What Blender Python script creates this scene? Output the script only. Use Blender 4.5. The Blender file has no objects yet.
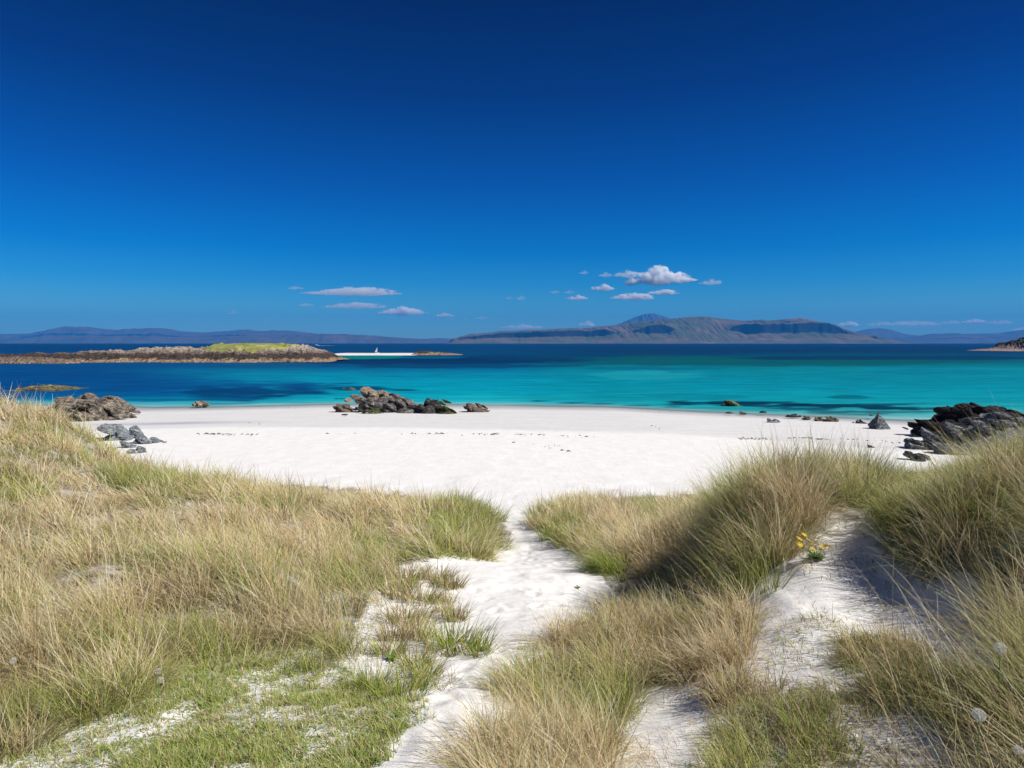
import bpy, bmesh, math, random
import numpy as np
random.seed(7); R = np.random.RandomState(11)
S = bpy.context.scene; COL = S.collection
F, U0, V0, H = 683.0, 512.0, 343.0, 7.0          # focal length in px, centre column, horizon row, eye height
def wx(u, Y): return (u - U0) / F * Y
def wz(v, Y): return H - (v - V0) / F * Y
SUN_EL, SUN_AZ = math.radians(45), math.radians(105)    # azimuth clockwise from the view direction
# ------------------------------------------------------------------ noise
def _h(ix, iy, iz, seed):
    n = (ix * 374761393 + iy * 668265263 + iz * 2147483647 + seed * 1274126177) & 0xFFFFFFFF
    n = ((n ^ (n >> 13)) * 1274126177) & 0xFFFFFFFF
    n = ((n ^ (n >> 16)) * 2246822519) & 0xFFFFFFFF
    return ((n ^ (n >> 15)) & 0xFFFFFF) / float(0xFFFFFF)
def vnoise(x, y, z=None, seed=0):
    x = np.asarray(x, float); y = np.asarray(y, float); z = np.zeros_like(x) if z is None else np.asarray(z, float)
    xi, yi, zi = np.floor(x).astype(np.int64), np.floor(y).astype(np.int64), np.floor(z).astype(np.int64)
    fx, fy, fz = x - xi, y - yi, z - zi
    fx, fy, fz = [f * f * (3 - 2 * f) for f in (fx, fy, fz)]
    r = 0
    for dx in (0, 1):
        for dy in (0, 1):
            for dz in (0, 1):
                w = (fx if dx else 1 - fx) * (fy if dy else 1 - fy) * (fz if dz else 1 - fz)
                r = r + w * _h(xi + dx, yi + dy, zi + dz, seed)
    return r * 2 - 1
def fbm(x, y, z=None, o=4, seed=0, gain=.5):
    a, s, t = 1.0, 0, 0
    x = np.asarray(x, float); y = np.asarray(y, float)
    for i in range(o):
        s = s + a * vnoise(x, y, z, seed + i); t += a; a *= gain
        x = x * 2.03 + 17.1; y = y * 2.03 + 5.3
        if z is not None: z = np.asarray(z) * 2.03 + 3.7
    return s / t
def sst(a, b, x): t = np.clip((x - a) / (b - a), 0, 1); return t * t * (3 - 2 * t)
# ------------------------------------------------------------------ object helpers
def tag(o, label=None, cat=None, group=None, kind=None):
    if label: o['label'] = label
    if cat: o['category'] = cat
    if group: o['group'] = group
    if kind: o['kind'] = kind
    return o
def link(name, me, mat=None, parent=None, loc=(0, 0, 0)):
    o = bpy.data.objects.new(name, me); COL.objects.link(o); o.location = loc
    if mat is not None and me is not None: me.materials.append(mat)
    if parent: o.parent = parent
    return o
def quadmesh(name, V, Q, smooth=True, attrs=None, tri=False):
    """V (n,3), Q (m,k) index arrays"""
    me = bpy.data.meshes.new(name); V = np.asarray(V, np.float32); Q = np.asarray(Q, np.int32)
    k = Q.shape[1]
    me.vertices.add(len(V)); me.vertices.foreach_set('co', V.ravel())
    me.loops.add(Q.size); me.loops.foreach_set('vertex_index', Q.ravel())
    me.polygons.add(len(Q)); me.polygons.foreach_set('loop_start', np.arange(0, Q.size, k, dtype=np.int32))
    me.polygons.foreach_set('use_smooth', np.full(len(Q), smooth, dtype=bool))
    me.update(calc_edges=True)
    for n, a in (attrs or {}).items():
        a = np.asarray(a, np.float32)
        if a.ndim == 1:
            me.attributes.new(n, 'FLOAT', 'POINT').data.foreach_set('value', a)
        else:
            if a.shape[1] == 3: a = np.concatenate([a, np.ones((len(a), 1), np.float32)], 1)
            me.attributes.new(n, 'FLOAT_COLOR', 'POINT').data.foreach_set('color', a.ravel())
    return me
def gridfaces(ny, nx):
    i = (np.arange(ny - 1)[:, None] * nx + np.arange(nx - 1)[None, :]).ravel()
    return np.stack([i, i + 1, i + nx + 1, i + nx], 1)
# ------------------------------------------------------------------ materials
class NT:
    def __init__(s, name, rough=.9, spec=.2):
        s.m = bpy.data.materials.new(name); s.m.use_nodes = True; s.t = s.m.node_tree; s.n = s.t.nodes
        s.b = s.n['Principled BSDF']; s.b.inputs['Roughness'].default_value = rough
        s.b.inputs['Specular IOR Level'].default_value = spec
    def new(s, t, **k):
        x = s.n.new(t)
        for a, v in k.items():
            if hasattr(x, a): setattr(x, a, v)
            else: x.inputs[a.replace('_', ' ')].default_value = v
        return x
    def l(s, a, b): s.t.links.new(a, b)
    def pos(s, scale=(1, 1, 1)):
        g = s.new('ShaderNodeNewGeometry'); m = s.new('ShaderNodeMapping'); s.l(g.outputs['Position'], m.inputs['Vector'])
        m.inputs['Scale'].default_value = scale; return m.outputs['Vector']
    def obj(s, scale=(1, 1, 1), rot=(0, 0, 0)):
        g = s.new('ShaderNodeTexCoord'); m = s.new('ShaderNodeMapping'); s.l(g.outputs['Object'], m.inputs['Vector'])
        m.inputs['Scale'].default_value = scale; m.inputs['Rotation'].default_value = rot; return m.outputs['Vector']
    def noise(s, vec, scale, detail=5, rough=.55, dist=0):
        n = s.new('ShaderNodeTexNoise'); s.l(vec, n.inputs['Vector'])
        n.inputs['Scale'].default_value = scale; n.inputs['Detail'].default_value = detail
        n.inputs['Roughness'].default_value = rough; n.inputs['Distortion'].default_value = dist; return n.outputs['Fac']
    def vor(s, vec, scale, feat='F1', out='Distance'):
        n = s.new('ShaderNodeTexVoronoi', feature=feat); s.l(vec, n.inputs['Vector']); n.inputs['Scale'].default_value = scale
        return n.outputs[out]
    def ramp(s, f, stops):
        r = s.new('ShaderNodeValToRGB'); e = r.color_ramp.elements
        while len(e) < len(stops): e.new(.5)
        for el, (p, c) in zip(e, stops):
            el.position = p; el.color = (c[0], c[1], c[2], 1) if isinstance(c, (tuple, list)) else (c, c, c, 1)
        s.l(f, r.inputs[0]); return r.outputs[0]
    def mix(s, f, a, b, mode='MIX'):
        m = s.new('ShaderNodeMix', data_type='RGBA', blend_type=mode)
        for v, i in ((f, 0), (a, 6), (b, 7)):
            if hasattr(v, 'links'): s.l(v, m.inputs[i])
            elif isinstance(v, (tuple, list)): m.inputs[i].default_value = (*v[:3], 1)
            else: m.inputs[i].default_value = v if i == 0 else (v, v, v, 1)
        return m.outputs[2]
    def math(s, op, a, b=0.0, clamp=False):
        m = s.new('ShaderNodeMath', operation=op); m.use_clamp = clamp
        for v, i in ((a, 0), (b, 1)):
            if hasattr(v, 'links'): s.l(v, m.inputs[i])
            else: m.inputs[i].default_value = v
        return m.outputs[0]
    def attr(s, name, out='Fac'):
        a = s.new('ShaderNodeAttribute'); a.attribute_name = name; return a.outputs[out]
    def bump(s, h, strength, dist, prev=None):
        b = s.new('ShaderNodeBump'); b.inputs['Strength'].default_value = strength; b.inputs['Distance'].default_value = dist
        s.l(h, b.inputs['Height'])
        if prev is not None: s.l(prev, b.inputs['Normal'])
        return b.outputs[0]
    def out(s, col=None, nor=None):
        if col is not None: s.l(col, s.b.inputs['Base Color'])
        if nor is not None: s.l(nor, s.b.inputs['Normal'])
        return s.m
def plain(name, col, rough=.6, spec=.3, var=.12):
    n = NT(name, rough, spec); f = n.noise(n.obj(), 14, 4)
    return n.out(n.ramp(f, [(.3, tuple(c * (1 - var) for c in col)), (.7, tuple(min(1, c * (1 + var)) for c in col))]))
# ------------------------------------------------------------------ camera, sun, sky
cam = bpy.data.objects.new('camera', bpy.data.cameras.new('camera')); COL.objects.link(cam)
cam.location = (0, 0, H); cam.rotation_euler = (math.pi / 2, 0, 0)
cam.data.sensor_width = 36; cam.data.lens = 36 * F / 1024; cam.data.shift_y = -(384 - V0) / 1024
cam.data.clip_start = .05; cam.data.clip_end = 120000; S.camera = cam
sl = bpy.data.lights.new('sun', 'SUN'); sl.energy = 5.0; sl.angle = math.radians(.53); sl.color = (1, .965, .91)
sun = bpy.data.objects.new('sun', sl); COL.objects.link(sun); sun.location = (30, -10, 40)
sun.rotation_euler = (math.pi / 2 - SUN_EL, 0, math.pi - SUN_AZ)   # default beam points down -Z
W = bpy.data.worlds.new('World'); S.world = W; W.use_nodes = True
wt = W.node_tree; wn = wt.nodes; bg = wn['Background']
sky = wn.new('ShaderNodeTexSky'); sky.sky_type = 'NISHITA'; sky.sun_disc = False
sky.sun_elevation = SUN_EL; sky.sun_rotation = SUN_AZ; sky.air_density = 1.0; sky.dust_density = .3; sky.ozone_density = 3.0
tc = wn.new('ShaderNodeTexCoord'); sp = wn.new('ShaderNodeSeparateXYZ'); wt.links.new(tc.outputs['Generated'], sp.inputs[0])
rp = wn.new('ShaderNodeValToRGB'); wt.links.new(sp.outputs['Z'], rp.inputs[0])
SKYF = [(0.0, (.24, .44, .52)), (.05, (.12, .39, .56)), (.085, (.035, .31, .56)), (.13, (.0, .235, .53)), (.22, (.0, .137, .42)), (.34, (.0, .060, .245)), (.45, (.0, .028, .15)), (.75, (.006, .04, .125))]
e = rp.color_ramp.elements
while len(e) < len(SKYF): e.new(.5)
for el, (p, c) in zip(e, SKYF): el.position = p; el.color = (*c, 1)
mx = wn.new('ShaderNodeMix'); mx.data_type = 'RGBA'; mx.blend_type = 'MULTIPLY'; mx.inputs[0].default_value = 1
wt.links.new(sky.outputs[0], mx.inputs[6]); wt.links.new(rp.outputs[0], mx.inputs[7]); wt.links.new(mx.outputs[2], bg.inputs[0])
bg.inputs[1].default_value = .15
S.view_settings.view_transform = 'Standard'; S.view_settings.look = 'None'; S.view_settings.exposure = .24; S.view_settings.gamma = 1
S.cycles.max_bounces = 40; S.cycles.diffuse_bounces = 3; S.cycles.glossy_bounces = 2; S.cycles.transmission_bounces = 3
S.cycles.volume_bounces = 40; S.cycles.transparent_max_bounces = 8
# ------------------------------------------------------------------ ground height
CP = [  # (column, row, distance) of the bare ground under the grass
 (430,768,2.9),(455,700,3.8),(480,650,5.1),(520,590,7.7),(530,545,12.3),(526,512,18),
 (560,570,9.2),(480,600,7.2),(500,560,10.5),
 (-300,425,14),(-150,420,14),(0,414,14),(60,428,14),(120,462,14),(200,487,14),(300,502,14),(400,512,14),(460,526,13.6),(496,548,12),
 (0,500,9),(0,600,6),(0,700,4.3),(0,768,3.4),(-200,600,6),(-200,768,3.2),(100,560,7),(100,480,11),(200,520,9.2),(200,620,5.5),(300,560,8),(300,520,10.5),(300,680,4.5),
 (350,600,6.5),(420,620,6),(400,680,4.5),(440,562,9.3),(380,540,10.5),(440,590,7.6),(370,768,2.95),(250,768,3.05),(100,768,3.2),(450,545,11),
 (548,545,12),(560,522,14),(590,560,10),(615,588,8.4),(600,532,12.5),(680,522,12.5),(620,513,15.5),(700,512,16),(650,560,9.5),(690,580,8),
 (560,720,4),(600,650,5),(650,620,6),(520,700,4.1),(500,768,3),(600,768,3.15),(700,740,3.4),(700,660,4.9),(715,610,6),(540,640,5.3),
 (840,540,6),(790,590,5.2),(740,650,4.5),(840,640,4.3),(860,510,7),(780,505,7.5),(744,508,7.0),(768,497,7.2),(732,592,6.4),(708,566,8.3),(712,590,7.2),(900,497,8),(800,488,9),(880,492,9),(960,480,9),
 (880,592,5.15),(900,606,4.8),(950,610,4.6),(1000,600,4.6),
 (925,520,5.7),(985,520,5.1),(1024,490,5.6),(1100,480,5.4),(1000,485,7),(1100,560,4.2),(1300,520,5),
 (955,548,4.95),(1010,535,4.75),(905,535,5.6),(935,602,4.72),(1060,540,4.4),
 (1000,650,3.7),(880,690,3.6),(1024,768,2.8),(850,768,3),(950,720,3.25),(940,660,3.8),(1200,768,2.6)]
P = [(wx(u, Y), Y, wz(v, Y)) for u, v, Y in CP]
P += [(0,0,5.3),(-2,0,5.2),(2,0,5.4),(-6,0,5.3),(6,0,5.9),(0,1.5,5.28),(-20,3,5.6),(20,3,6.0),(-22,10,5.5),(22,9,5.6)]
for x in np.linspace(-30, 30, 9): P += [(x, 24, 2.1), (x, 33, 1.75)]
for x in (-18, -12, -7.5, -3.5, 0, 3.2, 6.5, 11, 17):
    P += [(x, 19.5, 2.75 if x < -9 else 2.42)]
P = np.array(P)
def warp(x, y):
    y = np.clip(y, 0, 60); return np.clip(x / (y + 4), -1.6, 1.6) * 3.2, np.log(y + 4) * 2.0
def kern(r2): return .5 * r2 * np.log(r2 + 1e-9)
pa, pb = warp(P[:, 0], P[:, 1])
n = len(P); K = kern((pa[:, None] - pa) ** 2 + (pb[:, None] - pb) ** 2) + np.eye(n) * .004
A = np.zeros((n + 3, n + 3)); A[:n, :n] = K; A[:n, n] = 1; A[:n, n + 1] = pa; A[:n, n + 2] = pb; A[n:, :n] = A[:n, n:].T
cf = np.linalg.solve(A, np.concatenate([P[:, 2], np.zeros(3)]))
def shore(x):
    return np.interp(x, [-400, -60, -39, -20, -1, 10, 19, 28, 35, 60, 400], [95, 78, 72, 77, 76, 73.5, 68, 64, 60.5, 57, 50])
def beach(x, y):
    s = shore(x) + 1.2 * fbm(x / 14, y / 30, seed=3); q = s - y      # metres inland of the waterline
    z = np.interp(q, [-40000, -400, -120, -40, 0, 10, 31, 46, 60], [-12, -12, -5, -1.6, 0, .42, 1.36, 1.75, 2.2])
    return z
def base_h(x, y):
    x = np.asarray(x, float); y = np.asarray(y, float)
    a, b = warp(x, y); z = np.full(x.shape, cf[n]) + cf[n + 1] * a + cf[n + 2] * b
    for i in range(n): z = z + cf[i] * kern((a - pa[i]) ** 2 + (b - pb[i]) ** 2)
    z = np.clip(z, 1.4, 6.4)
    z = z + (6.0 - z) * .5 * sst(25, 60, np.abs(x)) * (1 - sst(14, 22, y))
    w = sst(19, 30, y)
    return z * (1 - w) + beach(x, y) * w
_rf = np.random.RandomState(5); FP = []
for _ in range(85):
    fy = 2.2 + 10.5 * _rf.uniform() ** 1.2; fx = np.interp(fy, [0, 2.9, 5.1, 7.7, 12, 18], [-.4, -.35, -.24, .1, .3, .4]) + _rf.normal(0, .22 + .5 * float(sst(5, 8, fy)) * float(1 - sst(9, 12, fy)))
    FP.append((fx, fy, _rf.normal(.08, .35), _rf.uniform(.008, .020)))
def ground(x, y):
    z = base_h(x, y); near = 1 - sst(14, 30, y)
    off = np.abs(x - np.interp(y, [0, 2.9, 5.1, 7.7, 12, 18], [-.4, -.35, -.24, .1, .3, .4]))
    z = z + near * (.035 * fbm(x * 1.6, y * 1.6, o=3, seed=5) + .013 * fbm(x * 6, y * 6, o=3, seed=9) + .20 * sst(.9, 2.4, off) * sst(3, 6, y) * fbm(x * .8, y * .8, o=2, seed=15))
    if len(FP):
        q = np.where((off < 2.2) & (y > 1) & (y < 13))
        if len(q[0]):
            xx, yy, dz = x[q], y[q], np.zeros(len(q[0]))
            for (fx, fy, fa, fd) in FP:
                k_ = np.where((np.abs(xx - fx) < .32) & (np.abs(yy - fy) < .32))[0]
                if len(k_):
                    lx, ly = (xx[k_] - fx) * math.cos(fa) + (yy[k_] - fy) * math.sin(fa), -(xx[k_] - fx) * math.sin(fa) + (yy[k_] - fy) * math.cos(fa)
                    d2 = np.sqrt((lx / .065) ** 2 + (ly / .15) ** 2); dz[k_] += fd * (-(1 - sst(.55, 1.05, d2)) + .35 * np.exp(-((d2 - 1.25) / .3) ** 2))
            z[q] += dz
    # trodden sand: soft hollows
    c = vnoise(x * 3.3, y * 3.3, seed=21); z = z - near * .018 * sst(.25, .75, c)
    return z
def in_poly(u, v, poly):
    r = np.zeros(u.shape, bool); m = len(poly)
    for i in range(m):
        x1, y1 = poly[i]; x2, y2 = poly[(i + 1) % m]
        if y1 == y2: continue
        c = ((y1 > v) != (y2 > v)) & (u < (x2 - x1) * (v - y1) / (y2 - y1) + x1); r ^= c
    return r
def uv_of(x, y, z): Y = np.maximum(y, .3); return U0 + x / Y * F, V0 + (H - z) / Y * F
ZONES = {
 'dune':   [(-900,380),(-600,385),(0,395),(60,415),(140,450),(220,470),(300,485),(400,495),(470,505),(506,526),(504,548),(470,560),(440,556),(398,566),(376,592),(362,625),(335,655),(250,640),(185,652),(140,692),(60,712),(-100,740),(-900,800)],
 'turf':   [(-900,800),(-100,730),(60,700),(140,690),(185,650),(250,640),(345,668),(405,694),(430,700),(372,768),(330,1100),(-900,1100)],
 'bank':   [(536,528),(560,508),(620,497),(740,497),(735,530),(762,565),(735,596),(690,612),(650,612),(612,590),(592,562),(575,548),(548,540)],
 'clump':  [(505,712),(532,664),(578,632),(640,606),(712,606),(765,628),(735,665),(690,684),(640,690),(622,722),(610,768),(600,1100),(440,1100),(478,768)],
 'mound':  [(712,604),(722,540),(738,470),(800,440),(860,440),(965,456),(960,492),(880,512),(850,516),(802,538),(768,568),(738,592)],
 'edge':   [(872,545),(882,525),(935,508),(972,488),(1008,462),(1034,420),(1800,400),(1800,1100),(985,1100),(1010,768),(1018,690),(1005,628),(965,572),(930,560),(900,570)],
 'saddle': [(862,500),(885,480),(930,470),(975,470),(995,505),(978,548),(955,568),(925,584),(905,578),(898,556),(890,532),(876,514)],
 'mixed':  [(722,712),(700,690),(720,668),(790,690),(815,672),(850,640),(905,632),(930,668),(985,672),(1015,700),(1012,1100),(740,1100),(715,768)],
}
# ------------------------------------------------------------------ ground sheet
def axis(lo, hi, step, g, far):
    a = [lo]; s = step
    while a[0] > -far: s *= g; a.insert(0, a[0] - s)
    b = list(np.arange(lo + step, hi, step)); s = step; b.append(hi)
    while b[-1] < far: s *= g; b.append(b[-1] + s)
    a = np.array(a + b); return np.clip(a, -far, far)
gx = np.unique(axis(-5.5, 5.5, .032, 1.05, 23500)); gy = axis(1.2, 8.5, .032, 1.022, 23500)
gy = np.unique(np.concatenate([gy[gy > 1.2], 1.2 - np.concatenate([[0], np.cumsum(.1 * 1.35 ** np.arange(38))])])); gy = gy[gy > -9000]
X, Y = np.meshgrid(gx, gy); Z = ground(X, Y)
u, v = uv_of(X, Y, Z)
wob = fbm(X * 2.2, Y * 2.2, o=4, seed=31)
lit = np.zeros(X.shape)
inr = (Y > .6) & (Y < 24)
for k, dn in (('dune', .95), ('bank', .95), ('clump', .9), ('mound', .85), ('edge', .8), ('saddle', .7), ('mixed', .42), ('turf', .42)):
    m = in_poly(u + wob * 14, v + wob * 8, ZONES[k]) & inr
    lit = np.where(m, np.maximum(lit, dn), lit)
lit = np.where((np.abs(X) > 9) & (Y < 18) | (Y < .6) & (np.abs(X) > 1), np.maximum(lit, .85), lit)
hol = in_poly(u, v, [(850,545),(885,590),(930,590),(965,585),(1010,630),(1010,655),(930,640),(860,640)]) ; lit[hol] *= .15
moss = (in_poly(u + wob * 14, v + wob * 8, ZONES['turf']) & inr).astype(float); lit = lit * (1 - moss)
runnel = np.exp(-(((X + 25) / 5.5) ** 2 + ((Y - 51.5 - .06 * X) / 1.5) ** 2)) * .9
me = quadmesh('ground', np.stack([X, Y, Z], -1).reshape(-1, 3), gridfaces(*X.shape), attrs={'moss': moss.ravel(), 'litter': lit.ravel(), 'runnel': runnel.ravel()})
g = NT('white_sand', .95, .15)
p = g.pos(); sz = g.new('ShaderNodeSeparateXYZ'); g.l(p, sz.inputs[0])
dry = g.ramp(g.noise(p, 1.3, 6), [(.3, (.76, .735, .70)), (.7, (.83, .805, .77))])
dry = g.mix(g.ramp(g.noise(p, 70, 3), [(.60, 0.), (.70, .35)]), dry, (.45, .41, .36))
damp = g.ramp(g.noise(g.pos((.25, 1.6, 1)), 1.0, 6), [(.3, (.62, .60, .58)), (.7, (.71, .69, .665))])
edge = g.math('ADD', sz.outputs[2], g.math('MULTIPLY', g.noise(g.pos((.12, .12, 1)), 1.0, 4), .16))
c = g.mix(g.ramp(edge, [(0, 0.), (1, 1.)]), damp, dry)
rm = g.new('ShaderNodeMapRange'); rm.inputs[1].default_value = 1.40; rm.inputs[2].default_value = 1.46; g.l(edge, rm.inputs[0])
c = g.mix(rm.outputs[0], damp, dry)
rm2 = g.new('ShaderNodeMapRange'); rm2.inputs[1].default_value = .12; rm2.inputs[2].default_value = .38; g.l(edge, rm2.inputs[0])
c = g.mix(rm2.outputs[0], (.36, .36, .37), c)
c = g.mix(g.math('MULTIPLY', g.attr('runnel'), .8), c, (.28, .30, .34))
lc = g.ramp(g.noise(p, 9, 6), [(.25, (.05, .04, .02)), (.5, (.13, .10, .05)), (.75, (.26, .21, .12))])
lm = g.math('MULTIPLY', g.attr('litter'), g.ramp(g.noise(p, 5, 5, .65), [(.30, 1.), (.62, .45)]))
lm = g.math('MULTIPLY', lm, 1.15, True)
c = g.mix(lm, c, lc)
mc = g.ramp(g.noise(p, 26, 5, .65), [(.3, (.06, .11, .015)), (.5, (.15, .20, .03)), (.72, (.30, .27, .10))])
mm = g.math('MULTIPLY', g.attr('moss'), g.ramp(g.math('ADD', g.math('MULTIPLY', g.noise(p, 4, 3), .4), g.math('MULTIPLY', g.noise(p, 48, 4, .75), .6)), [(.46, .9), (.52, .0)]))
c = g.mix(mm, c, mc)
h = g.noise(p, 9, 5); b0 = g.bump(g.noise(g.pos((1, .55, 1)), .9, 5, .6), .35, .16); b1 = g.bump(h, .35, .022, b0); b2 = g.bump(g.noise(p, 60, 4, .7), .45, .006, b1)
gm = g.out(c, b2)
go = link('ground', me, gm); tag(go, kind='structure')
# ------------------------------------------------------------------ sea
sy = [52.0]
while sy[-1] < 23400: sy.append(sy[-1] + max(.55, sy[-1] * .011))
sy = np.array(sy); sy[-1] = 23400
sx = axis(-90, 90, 1.0, 1.05, 23400); sx = np.unique(sx)
X, Y = np.meshgrid(sx, sy); u, v = uv_of(X, Y, 0 * X)
wn_ = fbm(u / 60, v / 5.0, o=4, seed=41); wn2 = fbm(u / 25, v / 2.2, o=3, seed=47); w3 = fbm(u / 170, v / 9, o=3, seed=53)
vv = v + 2.2 * w3; 
def L(c): return np.array([((k / 255 + .055) / 1.055) ** 2.4 if k > 10 else k / 255 / 12.92 for k in c])
cols = [L(c) for c in ((0,62,112),(0,70,128),(0,80,140),(0,92,150),(0,110,158),(0,135,170),(5,150,180),(40,170,190),(110,190,195))]
def ramp(xs, cs, t):
    cs = np.array(cs); return np.stack([np.interp(t, xs, cs[:, i]) for i in range(3)], -1)
# left third: deep blue right up to the shore; middle and right: turquoise shallows
left = ramp([343, 350, 365, 385, 396, 400, 404, 409], [L((0,56,106)), L((0,64,118)), L((0,74,132)), L((0,72,134)), L((0,92,150)), L((0,142,172)), L((54,172,188)), L((130,196,200))], vv)
mid = ramp([343, 349, 356, 366, 371, 377, 392, 401, 406, 412], [L((0,62,112)), L((0,64,112)), L((0,72,118)), L((0,84,132)), L((0,120,160)), L((0,142,172)), L((0,160,184)), L((24,176,190)), L((84,190,198)), L((150,205,206))], vv)
rgt = ramp([343, 352, 357, 363, 366, 370, 385, 400, 409, 415, 420, 425], [L((0,58,108)), L((0,56,98)), L((0,78,112)), L((0,104,122)), L((0,116,134)), L((0,134,152)), L((0,142,164)), L((8,152,168)), L((36,166,174)), L((84,182,186)), L((135,196,198)), L((150,200,202))], vv)
tl = sst(110, 330, u + 26 * wn_ - 3 * (v - 380))[..., None]; tr = sst(480, 620, u + 20 * wn_)[..., None]
C = left * (1 - tl) + mid * tl; C = C * (1 - tr) + rgt * tr
def blob(cu, cv, ru, rv, col, amt=1., rag=.6, soft=.22, slope=0):
    global C
    d = np.sqrt(((u - cu) / ru) ** 2 + ((v - cv - slope * (u - cu)) / rv) ** 2) + rag * wn2 + .3 * wn_
    m = (1 - sst(1 - soft, 1 + soft, d))[..., None] * amt; C = C * (1 - m) + np.array(L(col)) * m
DK = (0, 48, 92)
blob(760, 361, 260, 4.5, (0,90,98), .8, .25); blob(400, 360, 150, 4.0, DK, .9, .25); blob(490, 360.5, 115, 3.6, (0,50,94), .9, .25); blob(560, 357, 90, 3.5, (0,58,100), .7, .3); blob(640, 363, 90, 2.6, (0,88,110), .6)
blob(700, 360, 110, 4.5, (0,88,98), .7, .25); blob(900, 358, 180, 2.2, (0,50,92), .8, .2)
blob(470, 366, 120, 2.2, (0,62,105), .75, .4); blob(640, 368.5, 60, 1.8, (0,100,140), .6)
blob(360, 357, 52, 2.4, (0,128,128), .95, .2); blob(430, 357.5, 34, 1.2, (0,104,138), .7, .2)
blob(262, 391, 62, 5.5, (0,60,110), .92, 1.0); blob(310, 387, 60, 4, (0,76,128), .7, .7); blob(235, 397, 40, 4, (0,70,120), .8, .7)
blob(190, 384, 150, 4.5, (0,78,138), .6, .5)
blob(352, 388, 30, 2.4, (0,60,100), .8, .5); blob(402, 390, 12, 1.0, (0,78,110), .9, .4); blob(232, 404, 30, 1.3, (10,100,130), .6, .6)
blob(740, 403, 58, 2.3, (0,46,74), .95, 1.1, slope=.012); blob(850, 406.5, 84, 1.8, (0,46,74), .95, 1.1, slope=.035); blob(800, 409, 40, 2.0, (0,60,85), .8, .8); blob(690, 404.5, 22, .9, (0,66,90), .85, 1.); blob(780, 406, 26, 1.1, (0,54,80), .9, 1.2); blob(890, 404, 30, 1.0, (0,70,92), .8, 1.); blob(835, 412, 34, .9, (10,78,96), .8, 1.1); blob(640, 405.5, 16, .7, (4,84,104), .8, 1.)
blob(845, 397, 22, 2.2, (0,86,104), .7, .5); blob(600, 404, 12, 1.0, (0,70,90), .85, .5); blob(572, 403, 14, .9, (10,80,98), .8, .5); blob(538, 401, 7, .8, (0,80,100), .8)
blob(672, 407, 9, 1.0, (10,70,88), .85); blob(700, 397, 60, 2.5, (0,120,140), .5, .7); blob(900, 412, 40, 1.5, (20,90,100), .7, .8); blob(850, 414, 40, 1.2, (40,100,110), .6, .9)
blob(140, 400, 40, 1.8, (0,92,140), .7); blob(940, 372, 60, 3, (0,120,148), .5); blob(640, 375, 60, 4, (30,165,180), .5, .5)
# foam and thin water at the very edge
sh = shore(X) + 1.2 * fbm(X / 14, Y / 30, seed=3); q = Y - sh
C = C + (L((176,196,196)) - C) * ((1 - sst(0, 6, q)) * .75)[..., None]
alpha = sst(-1.0, 3.5, q + .8 * wn_)
me = quadmesh('sea', np.stack([X, Y, 0 * X], -1).reshape(-1, 3), gridfaces(*X.shape), attrs={'tint': C.reshape(-1, 3), 'cover': alpha.ravel()})
s = NT('sea_water', .25, .1)
wv = s.pos((.45, 1.5, 1)); wv2 = s.pos((.05, .16, 1)); wv3 = s.pos((.004, .02, 1))
hn = s.math('ADD', s.noise(wv, 1.2, 5, .6), s.math('MULTIPLY', s.noise(wv2, 1.0, 4), 2.0))
tint = s.attr('tint', 'Color')
tint = s.mix(1.0, tint, s.ramp(s.noise(wv2, 2.2, 6, .65), [(.3, .72), (.7, 1.25)]), 'MULTIPLY')
tint = s.mix(1.0, tint, s.ramp(s.noise(wv3, 1.5, 5, .6), [(.3, .86), (.7, 1.14)]), 'MULTIPLY')
tint = s.mix(1.0, tint, (.80, .80, .78), 'MULTIPLY')
nb_ = s.bump(hn, .35, .12); df = s.new('ShaderNodeBsdfDiffuse'); gl = s.new('ShaderNodeBsdfGlossy'); gl.inputs['Roughness'].default_value = .25
s.l(tint, df.inputs[0]); s.l(nb_, df.inputs['Normal']); s.l(nb_, gl.inputs['Normal']); mg = s.new('ShaderNodeMixShader'); mg.inputs[0].default_value = .07
s.l(df.outputs[0], mg.inputs[1]); s.l(gl.outputs[0], mg.inputs[2])
tr = s.new('ShaderNodeBsdfTransparent'); ms = s.new('ShaderNodeMixShader'); s.l(s.attr('cover'), ms.inputs[0]); s.l(tr.outputs[0], ms.inputs[1]); s.l(mg.outputs[0], ms.inputs[2])
s.l(ms.outputs[0], s.n['Material Output'].inputs[0])
so = link('sea', me, s.m); tag(so, kind='structure')
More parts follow.
